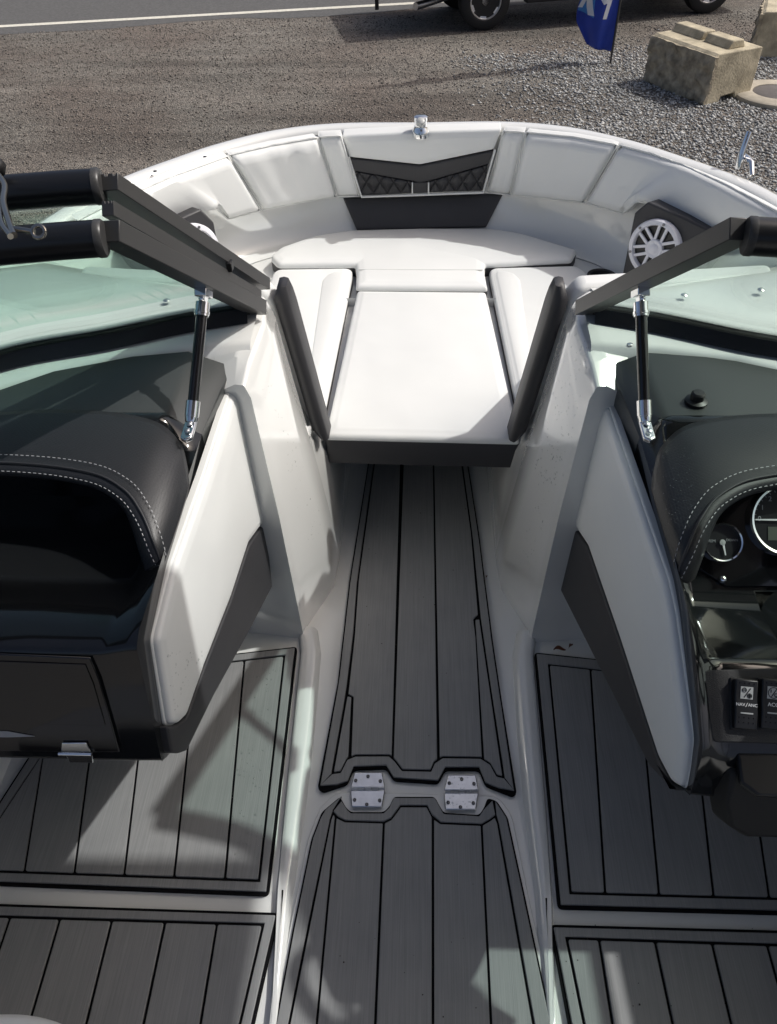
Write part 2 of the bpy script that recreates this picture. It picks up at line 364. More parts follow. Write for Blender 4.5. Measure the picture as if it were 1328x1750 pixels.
# loose stones: one uncountable mass, denser and paler round the concrete blocks
def stones(name, n, pick, smin, smax, m, label):
    base = np.array([(1, 0, 0), (-1, 0, 0), (0, 1, 0), (0, -1, 0), (0, 0, 1), (0, 0, -.6)], float)
    fc = np.array([(0, 2, 4), (2, 1, 4), (1, 3, 4), (3, 0, 4), (2, 0, 5), (1, 2, 5), (3, 1, 5), (0, 3, 5)])
    pos = pick(n); n = len(pos)
    s = smin+(smax-smin)*rng.random(n)**2.2
    an = rng.random(n)*6.283; ca, sa = np.cos(an), np.sin(an)
    v = base[None]*(.65+.7*rng.random((n, 6, 1)))*np.stack([s*(.7+.6*rng.random(n)), s*(.7+.6*rng.random(n)), s*(.45+.4*rng.random(n))], 1)[:, None, :]
    x = v[..., 0]*ca[:, None]-v[..., 1]*sa[:, None]; y = v[..., 0]*sa[:, None]+v[..., 1]*ca[:, None]
    v = np.stack([x+pos[:, 0:1], y+pos[:, 1:2], v[..., 2]+GZ+s[:, None]*.25], 2).reshape(-1, 3)
    f = (fc[None]+(np.arange(n)*6)[:, None, None]).reshape(-1, 3)
    me = bpy.data.meshes.new(name); me.vertices.add(len(v)); me.vertices.foreach_set('co', v.ravel())
    me.loops.add(f.size); me.loops.foreach_set('vertex_index', f.ravel().astype(np.int32)); me.polygons.add(len(f))
    me.polygons.foreach_set('loop_start', np.arange(0, f.size, 3, dtype=np.int32)); me.polygons.foreach_set('loop_total', np.full(len(f), 3, np.int32)); me.update(); me.validate()
    me.materials.append(m); o = bpy.data.objects.new(name, me); COL.objects.link(o); o['kind'] = 'stuff'; o['label'] = label; o['category'] = 'gravel'
    return o
def stone_mat(name, c0, c1):
    m = bpy.data.materials.new(name); m.use_nodes = True; N = m.node_tree.nodes; L = m.node_tree.links; b = N['Principled BSDF']; b.inputs['Roughness'].default_value = .8
    geo = N.new('ShaderNodeNewGeometry'); r1 = N.new('ShaderNodeValToRGB'); r1.color_ramp.elements[0].color = (*c0, 1); r1.color_ramp.elements[1].color = (*c1, 1)
    L.new(geo.outputs['Random Per Island'], r1.inputs[0]); L.new(r1.outputs[0], b.inputs['Base Color']); return m
ST1 = stone_mat('brown_grey_stones', (.07, .060, .052), (.25, .228, .20)); ST2 = stone_mat('pale_grey_stones', (.11, .11, .11), (.52, .52, .50))
def pick_wide(n):
    t = rng.random(n)**.6; y = 5.0+10.3*t; x = (-.62+1.2*rng.random(n))*(y*1.02)+.3
    lim = np.array([(V((xx, yy, 0))-V((a.x, a.y, 0))).dot(nrm) for xx, yy in zip(x[:1], y[:1])])
    o_ = (x-a.x)*nrm.x+(y-a.y)*nrm.y; k = o_ < -.5; return np.stack([x[k], y[k]], 1)
def pick_pale(n):
    x = 2.9+rng.normal(0, 1, n)*1.15+.4; y = 9.3+rng.normal(0, 1, n)*1.35; k = (y < 13.4) & (y > 4.5) & (x > .8+.35*np.sin(y*2.2)+.25*np.sin(y*5+1)); x, y = x[k], y[k]
    return np.stack([x, y], 1)
def pick_pale2(n):
    x = .4+5.4*rng.random(n); y = 5+7.6*rng.random(n)+.5*np.abs(rng.normal(0, 1, n)); k = x > 1.45+.35*np.sin(y*1.9)+.25*np.sin(y*4.3+1)+.55*rng.normal(0, 1, n); return np.stack([x[k], y[k]], 1)
stones('yard_gravel', 60000, pick_wide, .003, .019, ST1, 'brown grey loose gravel covering the yard')
stones('crushed_stone', 52000, pick_pale2, .010, .027, ST2, 'pale grey crushed stone around the concrete blocks')

# ---------------------------------------------------------------- concrete blocks
CONC = mat('weathered_concrete', (.44, .385, .275), .9, bump=('noise', 40, 1.0, .006), var=.30, vscale=6)
CONCD = mat('rough_rock_face', (.36, .31, .225), .95, bump=('noise', 22, 1.0, .02), var=.45, vscale=9)
CONC2 = mat('pale_concrete', (.40, .36, .29), .9, bump=('noise', 60, .8), var=.15, vscale=8)
IRON = mat('cast_iron_lid', (.11, .10, .095), .8, bump=('voronoi', 40, .5), var=.15)
def block(name, near, left, right, H, label, notch=True, tongue=True):
    root = empty(name); near, left, right = V(near), V(left), V(right); u = (left-near); w = (right-near); z = V((0, 0, 1))
    L, W_ = u.length, w.length; un, wn_ = u.normalized(), w.normalized()
    # body: rough long face displaced
    nx, nz = 26, 14; v = []; f = []
    b = MB()
    def pt(i, j, k): return near+u*i+w*j+z*(k*H)
    if notch:
        prof = [(0, 0), (.30, 0), (.33, .11), (.62, .14), (.66, 0), (1, 0), (1, .97), (.97, 1), (.06, 1), (0, .95)]
    else: prof = [(0, 0), (1, 0), (1, .97), (.97, 1), (.04, 1), (0, .95)]
    b.prism([pt(0.02, j, k) for j, k in prof], u*.98)
    body = b.build('block_body', CONC, root, 30, .012, 2)
    rows = []
    for k in range(nz+1):
        rows.append([pt(i/nx, 0, k/nz*.955)-wn_*(.012+.06*max(0, noise.noise(V((i*.33, k*.4, 3)))+.25*noise.noise(V((i*1.3, k*1.5, 8)))+.2)) for i in range(nx+1)])
    v = [p for r_ in rows for p in r_]; n1 = nx+1
    f = [(k*n1+i, k*n1+i+1, (k+1)*n1+i+1, (k+1)*n1+i) for k in range(nz) for i in range(nx)]
    k0 = len(v); edge = [i for i in range(n1)]+[k*n1+nx for k in range(1, nz+1)]+[nz*n1+i for i in range(nx-1, -1, -1)]+[k*n1 for k in range(nz-1, 0, -1)]
    for e in edge: v.append(v[e]+wn_*.05)
    f += [(edge[i], edge[(i+1) % len(edge)], k0+(i+1) % len(edge), k0+i) for i in range(len(edge))]
    obj('rock_face', v, f, CONCD, root, 70)
    if tongue:
        for i0, i1 in ((.10, .47), (.52, .97)):
            pr = [(.36, 1.0), (.43, 1.16), (.66, 1.16), (.73, 1.0)]
            MB().prism([pt(i0, j, k-.002) for j, k in pr], u*(i1-i0)).build('lifting_ridge', CONC, root, 30, .012)
    tag(root, label, 'concrete block'); return root
bn, bl, br = P(1206, 181, z=GZ), P(1101, 138, z=GZ), P(1283, 165, z=GZ)
block('concrete_block', bn, bl, br, .56, 'large tan interlocking concrete block with rough face and ridged top')
b2 = P(1282, 99, z=GZ)
block('concrete_block', b2, b2+V((.30, .85, 0)), b2+V((1.1, -.10, 0)), .56, 'grey concrete block cut by the right photo edge, behind the larger block', False, False)
mh = empty('manhole_cover'); c = P(1326, 166, z=GZ)
MB().lathe([(.52, -.05), (.52, .05), (.50, .065), (.30, .065), (.30, .05)], c, (0, 0, 1), 40).build('concrete_ring', CONC2, mh, 40)
MB().lathe([(.292, -.02), (.292, .058), (.28, .064)], c, (0, 0, 1), 40).build('iron_lid', IRON, mh, 40)
tag(mh, 'round iron lid set in a pale concrete ring on the gravel', 'manhole cover')

# ---------------------------------------------------------------- feather flag
FLAG = mat('blue_flag_cloth', (.018, .048, .34), .6, bump=('noise', 500, .2), var=.12, vscale=6)
FLAGL = mat('light_blue_print', (.05, .22, .55), .6)
FLAGW = mat('white_flag_print', (.70, .72, .76), .6)
fb = P(1043, 108, z=GZ); fl = empty('feather_flag')
MB().tube([fb+V((0, 0, -.05)), fb+V((0, 0, 1.2)), fb+V((0, 0, 2.6)), fb+V((-.05, 0, 3.3)), fb+V((-.22, 0, 3.75)), fb+V((-.42, 0, 3.9))], [.016, .014, .012, .01, .008, .007], 8).build('pole', ANOD, fl)
def cloth(s, t, off=0):    # s 0 at pole .. 1 free edge, t height
    w = .42+.12*math.exp(-((t-.55)/.5)**2)-(.10*max(0, (.30-t)/.30) if t < .30 else 0)
    wav = .10*math.sin(s*8+t*3.1)*s**.7+.06*math.sin(s*3-t*5)*s+.03*math.sin(t*9+s*4)*s
    return fb+V((-w*s-.02*math.sin(t*4)*s, wav-off, .15+t+.07*s*s*math.exp(-t*2)))
v = []; f = []; ns, nt_ = 22, 90
for j in range(nt_+1):
    for i in range(ns+1): v.append(cloth(i/ns, 3.4*j/nt_))
f = [(j*(ns+1)+i, j*(ns+1)+i+1, (j+1)*(ns+1)+i+1, (j+1)*(ns+1)+i) for j in range(nt_) for i in range(ns)]
fo = obj('cloth', v, f, FLAG, fl, 180); md = fo.modifiers.new('thick', 'SOLIDIFY'); md.thickness = .002
def printed(name, poly, m, off):
    bm = bmesh.new(); vs_ = [bm.verts.new((p[0], p[1], 0)) for p in poly]; bm.faces.new(vs_)
    bmesh.ops.triangulate(bm, faces=bm.faces); bmesh.ops.subdivide_edges(bm, edges=bm.edges, cuts=5, use_grid_fill=True)
    for q in bm.verts: q.co = cloth(q.co.x, q.co.y, off)
    me = bpy.data.meshes.new(name); bm.to_mesh(me); bm.free(); me.materials.append(m); o = bpy.data.objects.new(name, me); COL.objects.link(o); o.parent = fl
    md = o.modifiers.new('thick', 'SOLIDIFY'); md.thickness = .001
def stroke(name, pts, w, m, off, asp=.42):
    for (x0, y0), (x1, y1) in zip(pts, pts[1:]):
        dx, dy = (x1-x0)*asp, y1-y0; l = math.hypot(dx, dy); nx_, ny_ = -dy/l*w/asp, dx/l*w
        printed(name, [(x0+nx_, y0+ny_), (x0-nx_, y0-ny_), (x1-nx_, y1-ny_), (x1+nx_, y1+ny_)], m, off)
printed('emblem_field', [(.60, .40), (.98, .46), (.96, 1.02), (.62, .98)], FLAGL, .005)
stroke('emblem_cross', [(.66, .42), (.90, .98)], .028, FLAGW, .009); stroke('emblem_cross', [(.93, .50), (.66, .94)], .028, FLAGW, .0095)
stroke('lettering', [(.34, .40), (.26, .62), (.40, .66)], .022, FLAGW, .005); stroke('lettering', [(.58, .72), (.36, .58), (.56, .98), (.32, .82), (.30, 1.1)], .022, FLAGW, .005)
tag(fl, 'tall blue feather flag with white lettering planted in the gravel', 'flag')

# ---------------------------------------------------------------- pickup truck parked on the verge
TRP = mat('black_truck_paint', (.012, .013, .016), .2, coat=.8); TYRE = mat('tyre_rubber', (.018, .018, .018), .75, bump=('noise', 90, .4))
rw, fw_ = P(828, 53, z=GZ), P(1206, 24, z=GZ); tu = (fw_-rw); WB = tu.length; tu.normalize(); tn = V((-tu.y, tu.x, 0)); tz = V((0, 0, 1))
tk = empty('pickup_truck')
def T(u_, n_, z_): return rw+tu*u_+tn*n_+tz*z_
WR = .40
ALLOY = mat('polished_alloy', (.80, .80, .80), .32, metal=.75)
wheel_mesh = {}
def wheel(u_, n_):
    c = T(u_, n_, WR); ax = -tn if n_ < .9 else tn
    b = MB(); b.lathe([(WR*.60, .10), (WR*.66, .125), (WR*.90, .13), (WR*.985, .105), (WR, .06), (WR, -.08), (WR*.97, -.12), (WR*.62, -.12)], c-ax*.0, ax, 40)
    w = b.build('wheel', TYRE, tk, 40)
    rb = MB(); rb.lathe([(WR*.63, -.10), (WR*.63, .115), (WR*.60, .12), (WR*.57, .10), (WR*.55, .02), (WR*.12, .0)], c, ax, 40)
    rim = rb.build('rim', ALLOY, w, 40)
    db = MB(); db.lathe([(WR*.53, .018), (WR*.53, .03), (WR*.2, .03)], c, ax, 32); db.build('rim_recess', BLK, w, 40)
    sb = MB(); uu, ww, nn = basis(ax)
    for k in range(6):
        an = k*math.pi/3+.4; d1 = uu*math.cos(an)+ww*math.sin(an); d2 = -uu*math.sin(an)+ww*math.cos(an)
        sb.prism([c+d1*WR*.12+d2*.028+nn*.045, c+d1*WR*.12-d2*.028+nn*.045, c+d1*WR*.58-d2*.055+nn*.075, c+d1*WR*.58+d2*.055+nn*.075], nn*.03)
    sb.lathe([(WR*.2, .03), (WR*.2, .085), (WR*.15, .10)], c, ax, 24); sb.build('spokes', ALLOY, w, 40, .006)
for uu_ in (0, WB):
    wheel(uu_, .12); wheel(uu_, 1.62)
def truckbody(name, prof, n0, n1, m, bev=.04):
    return MB().prism([T(u_, n0, z_) for u_, z_ in prof], tn*(n1-n0)).build(name, m, tk, 40, bev, 3)
def arch(cu, r): return [(cu+r*math.cos(t), WR+.02+r*math.sin(t)) for t in [math.pi-k*math.pi/10 for k in range(11)]]
low = .52
truckbody('bed', [(-1.25, .62), (-1.25, 1.18), (1.25, 1.2), (1.25, low)]+arch(0, .5)[::-1]+[(-.56, .6)], -.02, 1.78, TRP)
truckbody('cab', [(1.27, low), (1.27, 1.25), (1.45, 1.85), (2.9, 1.88), (3.55, 1.3), (3.55, low)], .0, 1.76, TRP)
truckbody('hood', [(3.56, 1.26), (4.75, 1.12), (4.85, .6), (WB+.56, .5)]+arch(WB, .5)[::-1]+[(3.56, low)], -.01, 1.77, TRP)
truckbody('chassis', [(-1.1, .46), (-1.1, .60), (4.6, .60), (4.6, .46)], .45, 1.3, BLK)
truckbody('rear_bumper', [(-1.42, .50), (-1.42, .72), (-1.26, .72), (-1.26, .50)], .05, 1.7, CHROME)
truckbody('running_board', [(.62, .36), (.62, .43), (3.3, .43), (3.3, .36)], -.12, .05, BLK, .02)
truckbody('window', [(1.6, 1.3), (1.66, 1.78), (2.85, 1.80), (3.3, 1.32)], -.015, .02, BLKG, .02)
MB().tube([T(-1.08, .22, .36), T(-.95, .3, .36), T(-.5, .45, .42), T(.4, .5, .48)], .055, 14).build('exhaust_pipe', STEEL, tk, 40)
hb = MB(); hb.box(T(-1.52, .85, .45), (.34, .07, .07)); hb.tube([T(-1.66, .85, .46), T(-1.66, .85, .58)], [.015, .015]); hb.lathe([(.01, 0), (.03, .01), (.033, .03), (.02, .055)], T(-1.66, .85, .56), tz, 12); hb.box(T(-1.58, .85, .33), (.06, .07, .22)); hb.build('tow_hitch', BLK, tk, 40, .005)
tag(tk, 'black pickup truck parked on the gravel beside the road', 'truck')
#@@BOAT
# ================================================================== the boat
boat = empty('motorboat'); tag(boat, 'white and charcoal bowrider motorboat seen from its cockpit toward the bow', 'boat')
def full(half):   # mirror a half curve (centre -> aft) into port-aft -> centre -> starboard-aft
    h = catmull([V((x, y, 0)) for x, y in half], 6); return [mirx(p) for p in h[::-1]][:-1]+h
def at_z(c, z): return [V((p.x, p.y, z)) for p in c]
def offs(c, d):
    out = []
    for i, p in enumerate(c):
        t = (c[min(i+1, len(c)-1)]-c[max(0, i-1)]).normalized(); out.append(p+V((-t.y, t.x, 0))*d)
    return out
base = full([(0, 2.88), (.25, 2.88), (.42, 2.85), (.56, 2.78), (.66, 2.70), (.71, 2.58), (.73, 2.42), (.74, 2.1), (.74, 1.76)])
lowc = full([(0, 2.95), (.26, 2.95), (.46, 2.90), (.63, 2.81), (.74, 2.70), (.80, 2.57), (.83, 2.42), (.86, 2.1), (.88, 1.76)])
midc = full([(0, 3.01), (.28, 3.01), (.48, 2.955), (.655, 2.85), (.77, 2.73), (.85, 2.60), (.93, 2.45), (1.03, 2.15), (1.08, 1.76)])
topc = full([(0, 2.945), (.30, 2.945), (.505, 2.885), (.68, 2.76), (.805, 2.625), (.905, 2.505), (.995, 2.36), (1.085, 2.09), (1.13, 1.76)])
gun = full([(0, 2.945), (.30, 2.945), (.505, 2.885), (.68, 2.76), (.805, 2.625), (.905, 2.505), (.995, 2.36), (1.085, 2.09), (1.13, 1.76), (1.17, 1.0), (1.19, 0), (1.18, -1.6)])
mid2 = [p.lerp(q, .5) for p, q in zip(at_z(base, .37), at_z(lowc, .40))]
MB().loft([at_z(base, .37), mid2, at_z(lowc, .415), [p.lerp(q, .4)+V((0, 0, 0)) for p, q in zip(at_z(lowc, .44), at_z(midc, .52))], at_z(midc, .56), at_z(topc, .76)], False, False).build('bow_liner', GEL, boat, 60)
obj('bow_floor', at_z(base, .368), [tuple(range(len(base)))], GEL, boat)
gw = MB().loft([at_z(gun, .75), at_z(offs(gun, .005), .768), at_z(offs(gun, .014), .776), at_z(offs(gun, .045), .780), at_z(offs(gun, .066), .774), at_z(offs(gun, .075), .756)], False, False).build('gunwale', GEL, boat, 60)
MB().loft([at_z(offs(gun, .074), .757), at_z(offs(gun, .088), .752), at_z(offs(gun, .088), .722), at_z(offs(gun, .070), .715)], False, False).build('rub_rail', GEL, boat, 50)
def keel(c, k, z, dy): return [V((p.x*k, p.y*(1 if p.y < 0 else 1-dy), z)) for p in c]
hull = MB().loft([at_z(offs(gun, .072), .717), at_z(offs(gun, .04), .45), keel(gun, .93, 0, .03), keel(gun, .80, -.30, .12), keel(gun, .35, -.62, .22), keel(gun, .0, -.80, .30)], False, False).build('hull', GEL, boat, 40)
FR = [(.36, 1.405), (.40, 1.408), (.42, 1.405), (.52, 1.385), (.64, 1.355), (.75, 1.31), (.845, 1.25), (1.0, 1.10), (1.15, .9), (1.2, .3)]
def yfront(x):
    for (x0, y0), (x1, y1) in zip(FR, FR[1:]):
        if x0 <= x <= x1: return y0+(y1-y0)*(x-x0)/(x1-x0)
    return FR[-1][1]
# ---- cockpit sole and sides
obj('sole', [(-1.16, -1.6, -.012), (1.16, -1.6, -.012), (1.16, 2.42, -.012), (-1.16, 2.42, -.012)], [(0, 1, 2, 3)], GEL, boat)
for s in (-1, 1):
    MB().loft([[V((s*1.0, y, -.012)), V((s*1.05, y, .05)), V((s*1.10, y, .4)), V((s*1.17, y, .775))] for y in (-1.6, -.8, 0, .6, 1.2, 1.76)], False, False).build('cockpit_side', GEL, boat, 60)
    # ---- white moulded console pillar along the walkway
    def q(x, y, z): return V((s*x, y, z))
    secs = [  # (floor inner), (knee), (mid), (shoulder), (top inner), (deck)
        [q(.316, 1.272, -.012), q(.314, 1.274, .02), q(.330, 1.29, .45), q(.350, 1.302, .79), q(.362, 1.308, .818), q(.383, 1.315, .815), q(.9, 1.32, .55)],
        [q(.309, 1.315, -.012), q(.305, 1.32, .03), q(.324, 1.33, .45), q(.345, 1.34, .80), q(.356, 1.36, .838), q(.388, 1.385, .840), q(.9, 1.36, .60)],
        [q(.246, 1.46, -.012), q(.240, 1.47, .03), q(.290, 1.47, .45), q(.328, 1.48, .81), q(.344, 1.50, .845), q(.380, 1.50, .856), q(.9, 1.46, .80)],
        [q(.238, 1.57, -.012), q(.234, 1.57, .03), q(.288, 1.59, .45), q(.338, 1.60, .80), q(.358, 1.62, .842), q(.385, 1.63, .856), q(.9, 1.60, .80)],
        [q(.236, 1.66, -.012), q(.232, 1.66, .03), q(.255, 1.66, .33), q(.35, 1.66, .60), q(.39, 1.665, .80), q(.42, 1.67, .83), q(.9, 1.68, .83)],
        [q(.226, 2.41, -.012), q(.222, 2.41, .03), q(.235, 2.41, .34), q(.30, 2.0, .34), q(.40, 1.9, .34), q(.5, 1.9, .34), q(.9, 1.9, .34)]]
    b = MB(); b.loft(secs, False, False)
    b.add([q(.316, 1.272, -.012), q(.314, 1.274, .02), q(.330, 1.29, .45), q(.350, 1.302, .79), q(.362, 1.308, .818), q(.383, 1.315, .815), q(.9, 1.32, .55), q(.9, 1.34, -.012)], [tuple(range(8))])
    b.build('console_pillar', GEL, boat, 38, .006, 3)
    # ---- deck strip under the windscreen, out to the gunwale
    dk = [(.36, 1.46), (.5, 1.44), (.65, 1.40), (.85, 1.32), (1.0, 1.18), (1.12, .9), (1.16, .3)]
    fr = [(.40, 1.67), (.55, 1.68), (.75, 1.74), (.95, 1.80), (1.10, 1.76), (1.16, 1.2), (1.17, .4)]
    MB().loft([[q(x, min(yfront(x), y)-.012, .82) for x, y in dk], [q(x, min(yfront(x), y)+.002, .850) for x, y in dk], [q(x, min(yfront(x), y)+.016, .857) for x, y in dk], [q(x, y+.03, .862) for x, y in dk], [q(x, y+.08, .868) for x, y in dk], [q(x, y-.06, .858) for x, y in fr], [q(x, y, .84) for x, y in fr], [q(x+.012, y+.02, .70) for x, y in fr]], False, False).build('windscreen_deck', GEL, boat, 60)
    # ---- rounded curb beside the walkway
    cs = []
    for y, xo, xi in ((1.30, .335, .285), (1.22, .318, .268), (1.0, .312, .262), (.8, .306, .262), (.6, .298, .268), (.3, .272, .262), (.1, .262, .258)):
        h = .009 if y > .7 else .006
        cs.append([q(xo, y, -.012), q(xo-.006, y, .006), q(xo-.014, y, h*.8), q((xo+xi)/2, y, h), q(xi+.012, y, h*.8), q(xi, y, .004), q(xi-.008, y, -.012)])
    MB().loft(cs, False, False).build('walkway_curb', GEL, boat, 70)
obj('walkway_end', [(-.3, 2.41, -.012), (.3, 2.41, -.012), (.3, 2.41, .4), (-.3, 2.41, .4)], [(0, 1, 2, 3)], GEL, boat)

# unseen aft bench closing the cockpit, added to darken reflections in the console gloss
MB().prism([V((-1.08, -1.0, 0)), V((-1.08, -1.0, .42)), V((-1.08, -1.25, .46)), V((-1.08, -1.32, .95)), V((-1.08, -1.55, .95)), V((-1.08, -1.55, 0))], (2.16, 0, 0)).build('aft_bench', CHV, boat, 40, .03, 3)
slab('aft_floor_mat', [V((-1.0, -.98, -.008)), V((1.0, -.98, -.008)), V((1.0, .10, -.008)), V((-1.0, .10, -.008))], (0, 0, .005), EVA, boat)  # unseen mat, added to keep the bright sole out of console reflections
# ---- foam floor mats: black base, grey border strip, grey planks with open grooves between
def F(px, py): return P(px, py, z=0)
def mat2(p): return V((p.x, p.y))
def shrink(loop, d): return [V((a.x, a.y, 0)) for a in inset2([mat2(p) for p in loop], d)]
def floor_mat(outer, inner, planks, zb=0.0, corner=.012, parent=None):
    n_ = V((0, 0, 1)); root = None
    o2 = round2([mat2(p) for p in outer], corner); lo = [V((a_.x, a_.y, -.010+zb)) for a_ in o2]
    root = MB().prism(lo, n_*.0095).build('floor_mat', GROOVE, parent or boat, 40)
    # border ring
    i2 = [mat2(p) for p in inner]; o3 = inset2([mat2(p) for p in outer], .005)
    return root
def ring_strip(outer, inner, root, closed=True):
    """outer and inner: 3D point lists with equal length"""
    n = len(outer); top = .0045
    v = []; f = []
    for lst in (outer, inner):
        for p in lst: v.append((p.x, p.y, -.004))
    for lst in (outer, inner):
        for p in lst: v.append((p.x, p.y, top))
    for i in range(n if closed else n-1):
        j = (i+1) % n
        f += [(2*n+i, 2*n+j, 3*n+j, 3*n+i), (i, 2*n+i, 2*n+j, j), (n+i, n+j, 3*n+j, 3*n+i)]
    return obj('border_strip', v, f, EVA, root, bevel=.0018, smooth=40)
def plank(loop, root, d=.0028, corner=.004):
    p2 = inset2([mat2(p) for p in loop], d)
    if corner: p2 = round2(p2, corner, 3)
    return MB().prism([V((a_.x, a_.y, -.004)) for a_ in p2], (0, 0, .0085)).build('plank', EVA, root, 40, .0018)
def line_x(s1, s2, y):   # x on a seam line at station y
    t = (y-s1.y)/(s2.y-s1.y); return s1.x+(s2.x-s1.x)*t
def cut(s1, s2, e1, e2):  # intersection of two floor lines
    d1 = s2-s1; d2 = e2-e1; den = d1.x*d2.y-d1.y*d2.x; w = e1-s1; t = (w.x*d2.y-w.y*d2.x)/den; return s1+d1*t
def simple_mat(TO, TI, BO, BI, far, seams):
    """cockpit mat: TO/TI inboard top outer/inner corner, BO/BI inboard bottom; far: outboard pts (To,Ti,Bo,Bi)"""
    outer = [TO, far[0], far[2], BO]; inner = [TI, far[1], far[3], BI]
    o2 = round2([mat2(p) for p in outer], .012)
    root = MB().prism([V((a_.x, a_.y, -.0102)) for a_ in o2], (0, 0, .0102)).build('floor_mat', GROOVE, boat, 40)
    ring_strip(shrink(outer, .006), shrink(inner, -.0028), root)
    ls = [(TI, BI)]+seams+[(far[1], far[3])]
    ls[-1] = (ls[-2][0]+V((3*(1 if TI.x > 0 else -1), 0, 0)), ls[-2][1]+V((3*(1 if TI.x > 0 else -1), 0, 0)))
    quad = [mat2(p) for p in inner]; ctr = sum(quad, V((0, 0)))/4
    for (a1, a2), (b1, b2) in zip(ls, ls[1:]):
        poly = [mat2(p) for p in (a1+(a1-a2)*3, b1+(b1-b2)*3, b2+(b2-b1)*3, a2+(a2-a1)*3)]
        for e1, e2 in zip(quad, quad[1:]+quad[:1]):
            ed = e2-e1; nn = V((-ed.y, ed.x)); nn = nn if nn.dot(ctr-e1) > 0 else -nn; out = []
            for p, q_ in zip(poly, poly[1:]+poly[:1]):
                dp, dq = nn.dot(p-e1), nn.dot(q_-e1)
                if dp >= 0: out.append(p)
                if dp*dq < 0: out.append(p.lerp(q_, dp/(dp-dq)))
            poly = out
            if not poly: break
        if len(poly) >= 3 and abs(sum(p.x*q_.y-q_.x*p.y for p, q_ in zip(poly, poly[1:]+poly[:1]))) > .002: plank([V((p.x, p.y, 0)) for p in poly], root)
    return root
# port upper (outboard end sweeps aft)
simple_mat(F(508, 1105), F(486, 1122), F(459, 1530), F(443, 1506), (cut(F(42, 1304), F(0, 1369), F(508, 1105), F(420, 1115)), cut(F(64, 1304), F(0, 1400), F(486, 1122), F(400, 1132)), cut(F(42, 1304), F(0, 1369), F(459, 1530), F(0, 1512)), cut(F(64, 1304), F(0, 1400), F(443, 1506), F(0, 1490))),
           [(F(418, 1130), F(385, 1502)), (F(320, 1290), F(298, 1500)), (F(235, 1310), F(213, 1495)), (F(152, 1310), F(128, 1492)), (F(72, 1305), F(43, 1488))])
simple_mat(F(913, 1115), F(938, 1137), F(954, 1552), F(975, 1527), (V((.98, 1.16, 0)), V((.945, 1.125, 0)), F(1500, 1566), F(1480, 1541)),
           [(F(1009, 1145), F(1034, 1527)), (F(1106, 1315), F(1126, 1531)), (F(1201, 1370), F(1219, 1534)), (F(1293, 1392), F(1314, 1536)), (F(1387, 1410), F(1409, 1539))])
simple_mat(F(477, 1560), F(450, 1581), F(405, 1880), F(380, 1880), (F(-150, 1540), F(-130, 1563), F(-330, 1880), F(-300, 1880)),
           [(F(371, 1582), F(344, 1745)), (F(282, 1580), F(246, 1750)), (F(191, 1577), F(148, 1750)), (F(102, 1575), F(55, 1735)), (F(17, 1572), F(-38, 1735))])
simple_mat(F(940, 1580), F(968, 1604), F(996, 1880), F(1024, 1880), (F(1480, 1594), F(1460, 1620), F(1560, 1880), F(1535, 1880)),
           [(F(1023, 1605), F(1046, 1750)), (F(1119, 1610), F(1149, 1750)), (F(1216, 1612), F(1249, 1750)), (F(1310, 1615), F(1348, 1750)), (F(1405, 1618), F(1448, 1750))])
# walkway mat (runs under the bow seat)
wl = [F(*p) for p in ((643, 700), (628, 798), (597, 993), (577, 1167), (543, 1346))]
wr = [F(*p) for p in ((883, 1355), (859, 1206), (843, 1100), (819, 913), (801, 798), (789, 700))]
wb = [F(*p) for p in ((552, 1353), (594, 1339), (604, 1314), (660, 1312), (673, 1333), (749, 1338), (761, 1315), (819, 1315), (830, 1342), (876, 1360))]
o2 = round2([mat2(p) for p in wl+wb+wr], .010)
wm = MB().prism([V((a_.x, a_.y, -.0102)) for a_ in o2], (0, 0, .0102)).build('floor_mat', GROOVE, boat, 40)
ib = [F(*p) for p in ((569, 1322), (583, 1320), (594, 1298), (608, 1292), (665, 1292), (674, 1300), (687, 1317), (737, 1318), (743, 1304), (757, 1295), (821, 1296), (837, 1306), (848, 1326), (860, 1329))]
def resamp(pl, n):
    d_ = [0]
    for a_, b_ in zip(pl, pl[1:]): d_.append(d_[-1]+(b_-a_).length)
    out = []
    for i in range(n+1):
        t = d_[-1]*i/n; k = max(j for j in range(len(d_)-1) if d_[j] <= t+1e-9); out.append(pl[k].lerp(pl[k+1], min(1, (t-d_[k])/max(1e-9, d_[k+1]-d_[k]))))
    return out
il = [F(*p) for p in ((652, 700), (639, 798), (612, 993), (605, 1091), (592, 1191), (569, 1322))]
ir = [F(*p) for p in ((860, 1329), (838, 1180), (820, 1058), (806, 913), (790, 798), (780, 700))]
# border: three open strips (port side, aft end, starboard side)
def strip_open(A, B, n, root): return ring_strip(resamp(A, n), resamp(B, n), root, False)
wl_s = [p+V((.004, 0, 0)) for p in wl]; wr_s = [p+V((-.004, 0, 0)) for p in wr]; wb_s = [p+V((0, .005, 0)) for p in wb]
strip_open([wl_s[0], wl_s[1], wl_s[2], wl_s[3], V((wl_s[4].x+.002, wl_s[4].y+.004, 0))], [il[0]-V((.003, 0, 0)), il[1]-V((.003, 0, 0)), il[2]-V((.003, 0, 0)), il[3]-V((.003, 0, 0)), il[4]-V((.003, 0, 0)), il[5]-V((.004, .003, 0))], 24, wm)
strip_open([V((wr_s[0].x-.002, wr_s[0].y+.004, 0))]+wr_s[1:], [ir[0]+V((.004, -.003, 0)), ir[1]+V((.003, 0, 0)), ir[2]+V((.003, 0, 0)), ir[3]+V((.003, 0, 0)), ir[4]+V((.003, 0, 0)), ir[5]+V((.003, 0, 0))], 24, wm)
wbo = [V((wl_s[4].x+.002, wl_s[4].y+.004, 0))]+wb_s+[V((wr_s[0].x-.002, wr_s[0].y+.004, 0))]
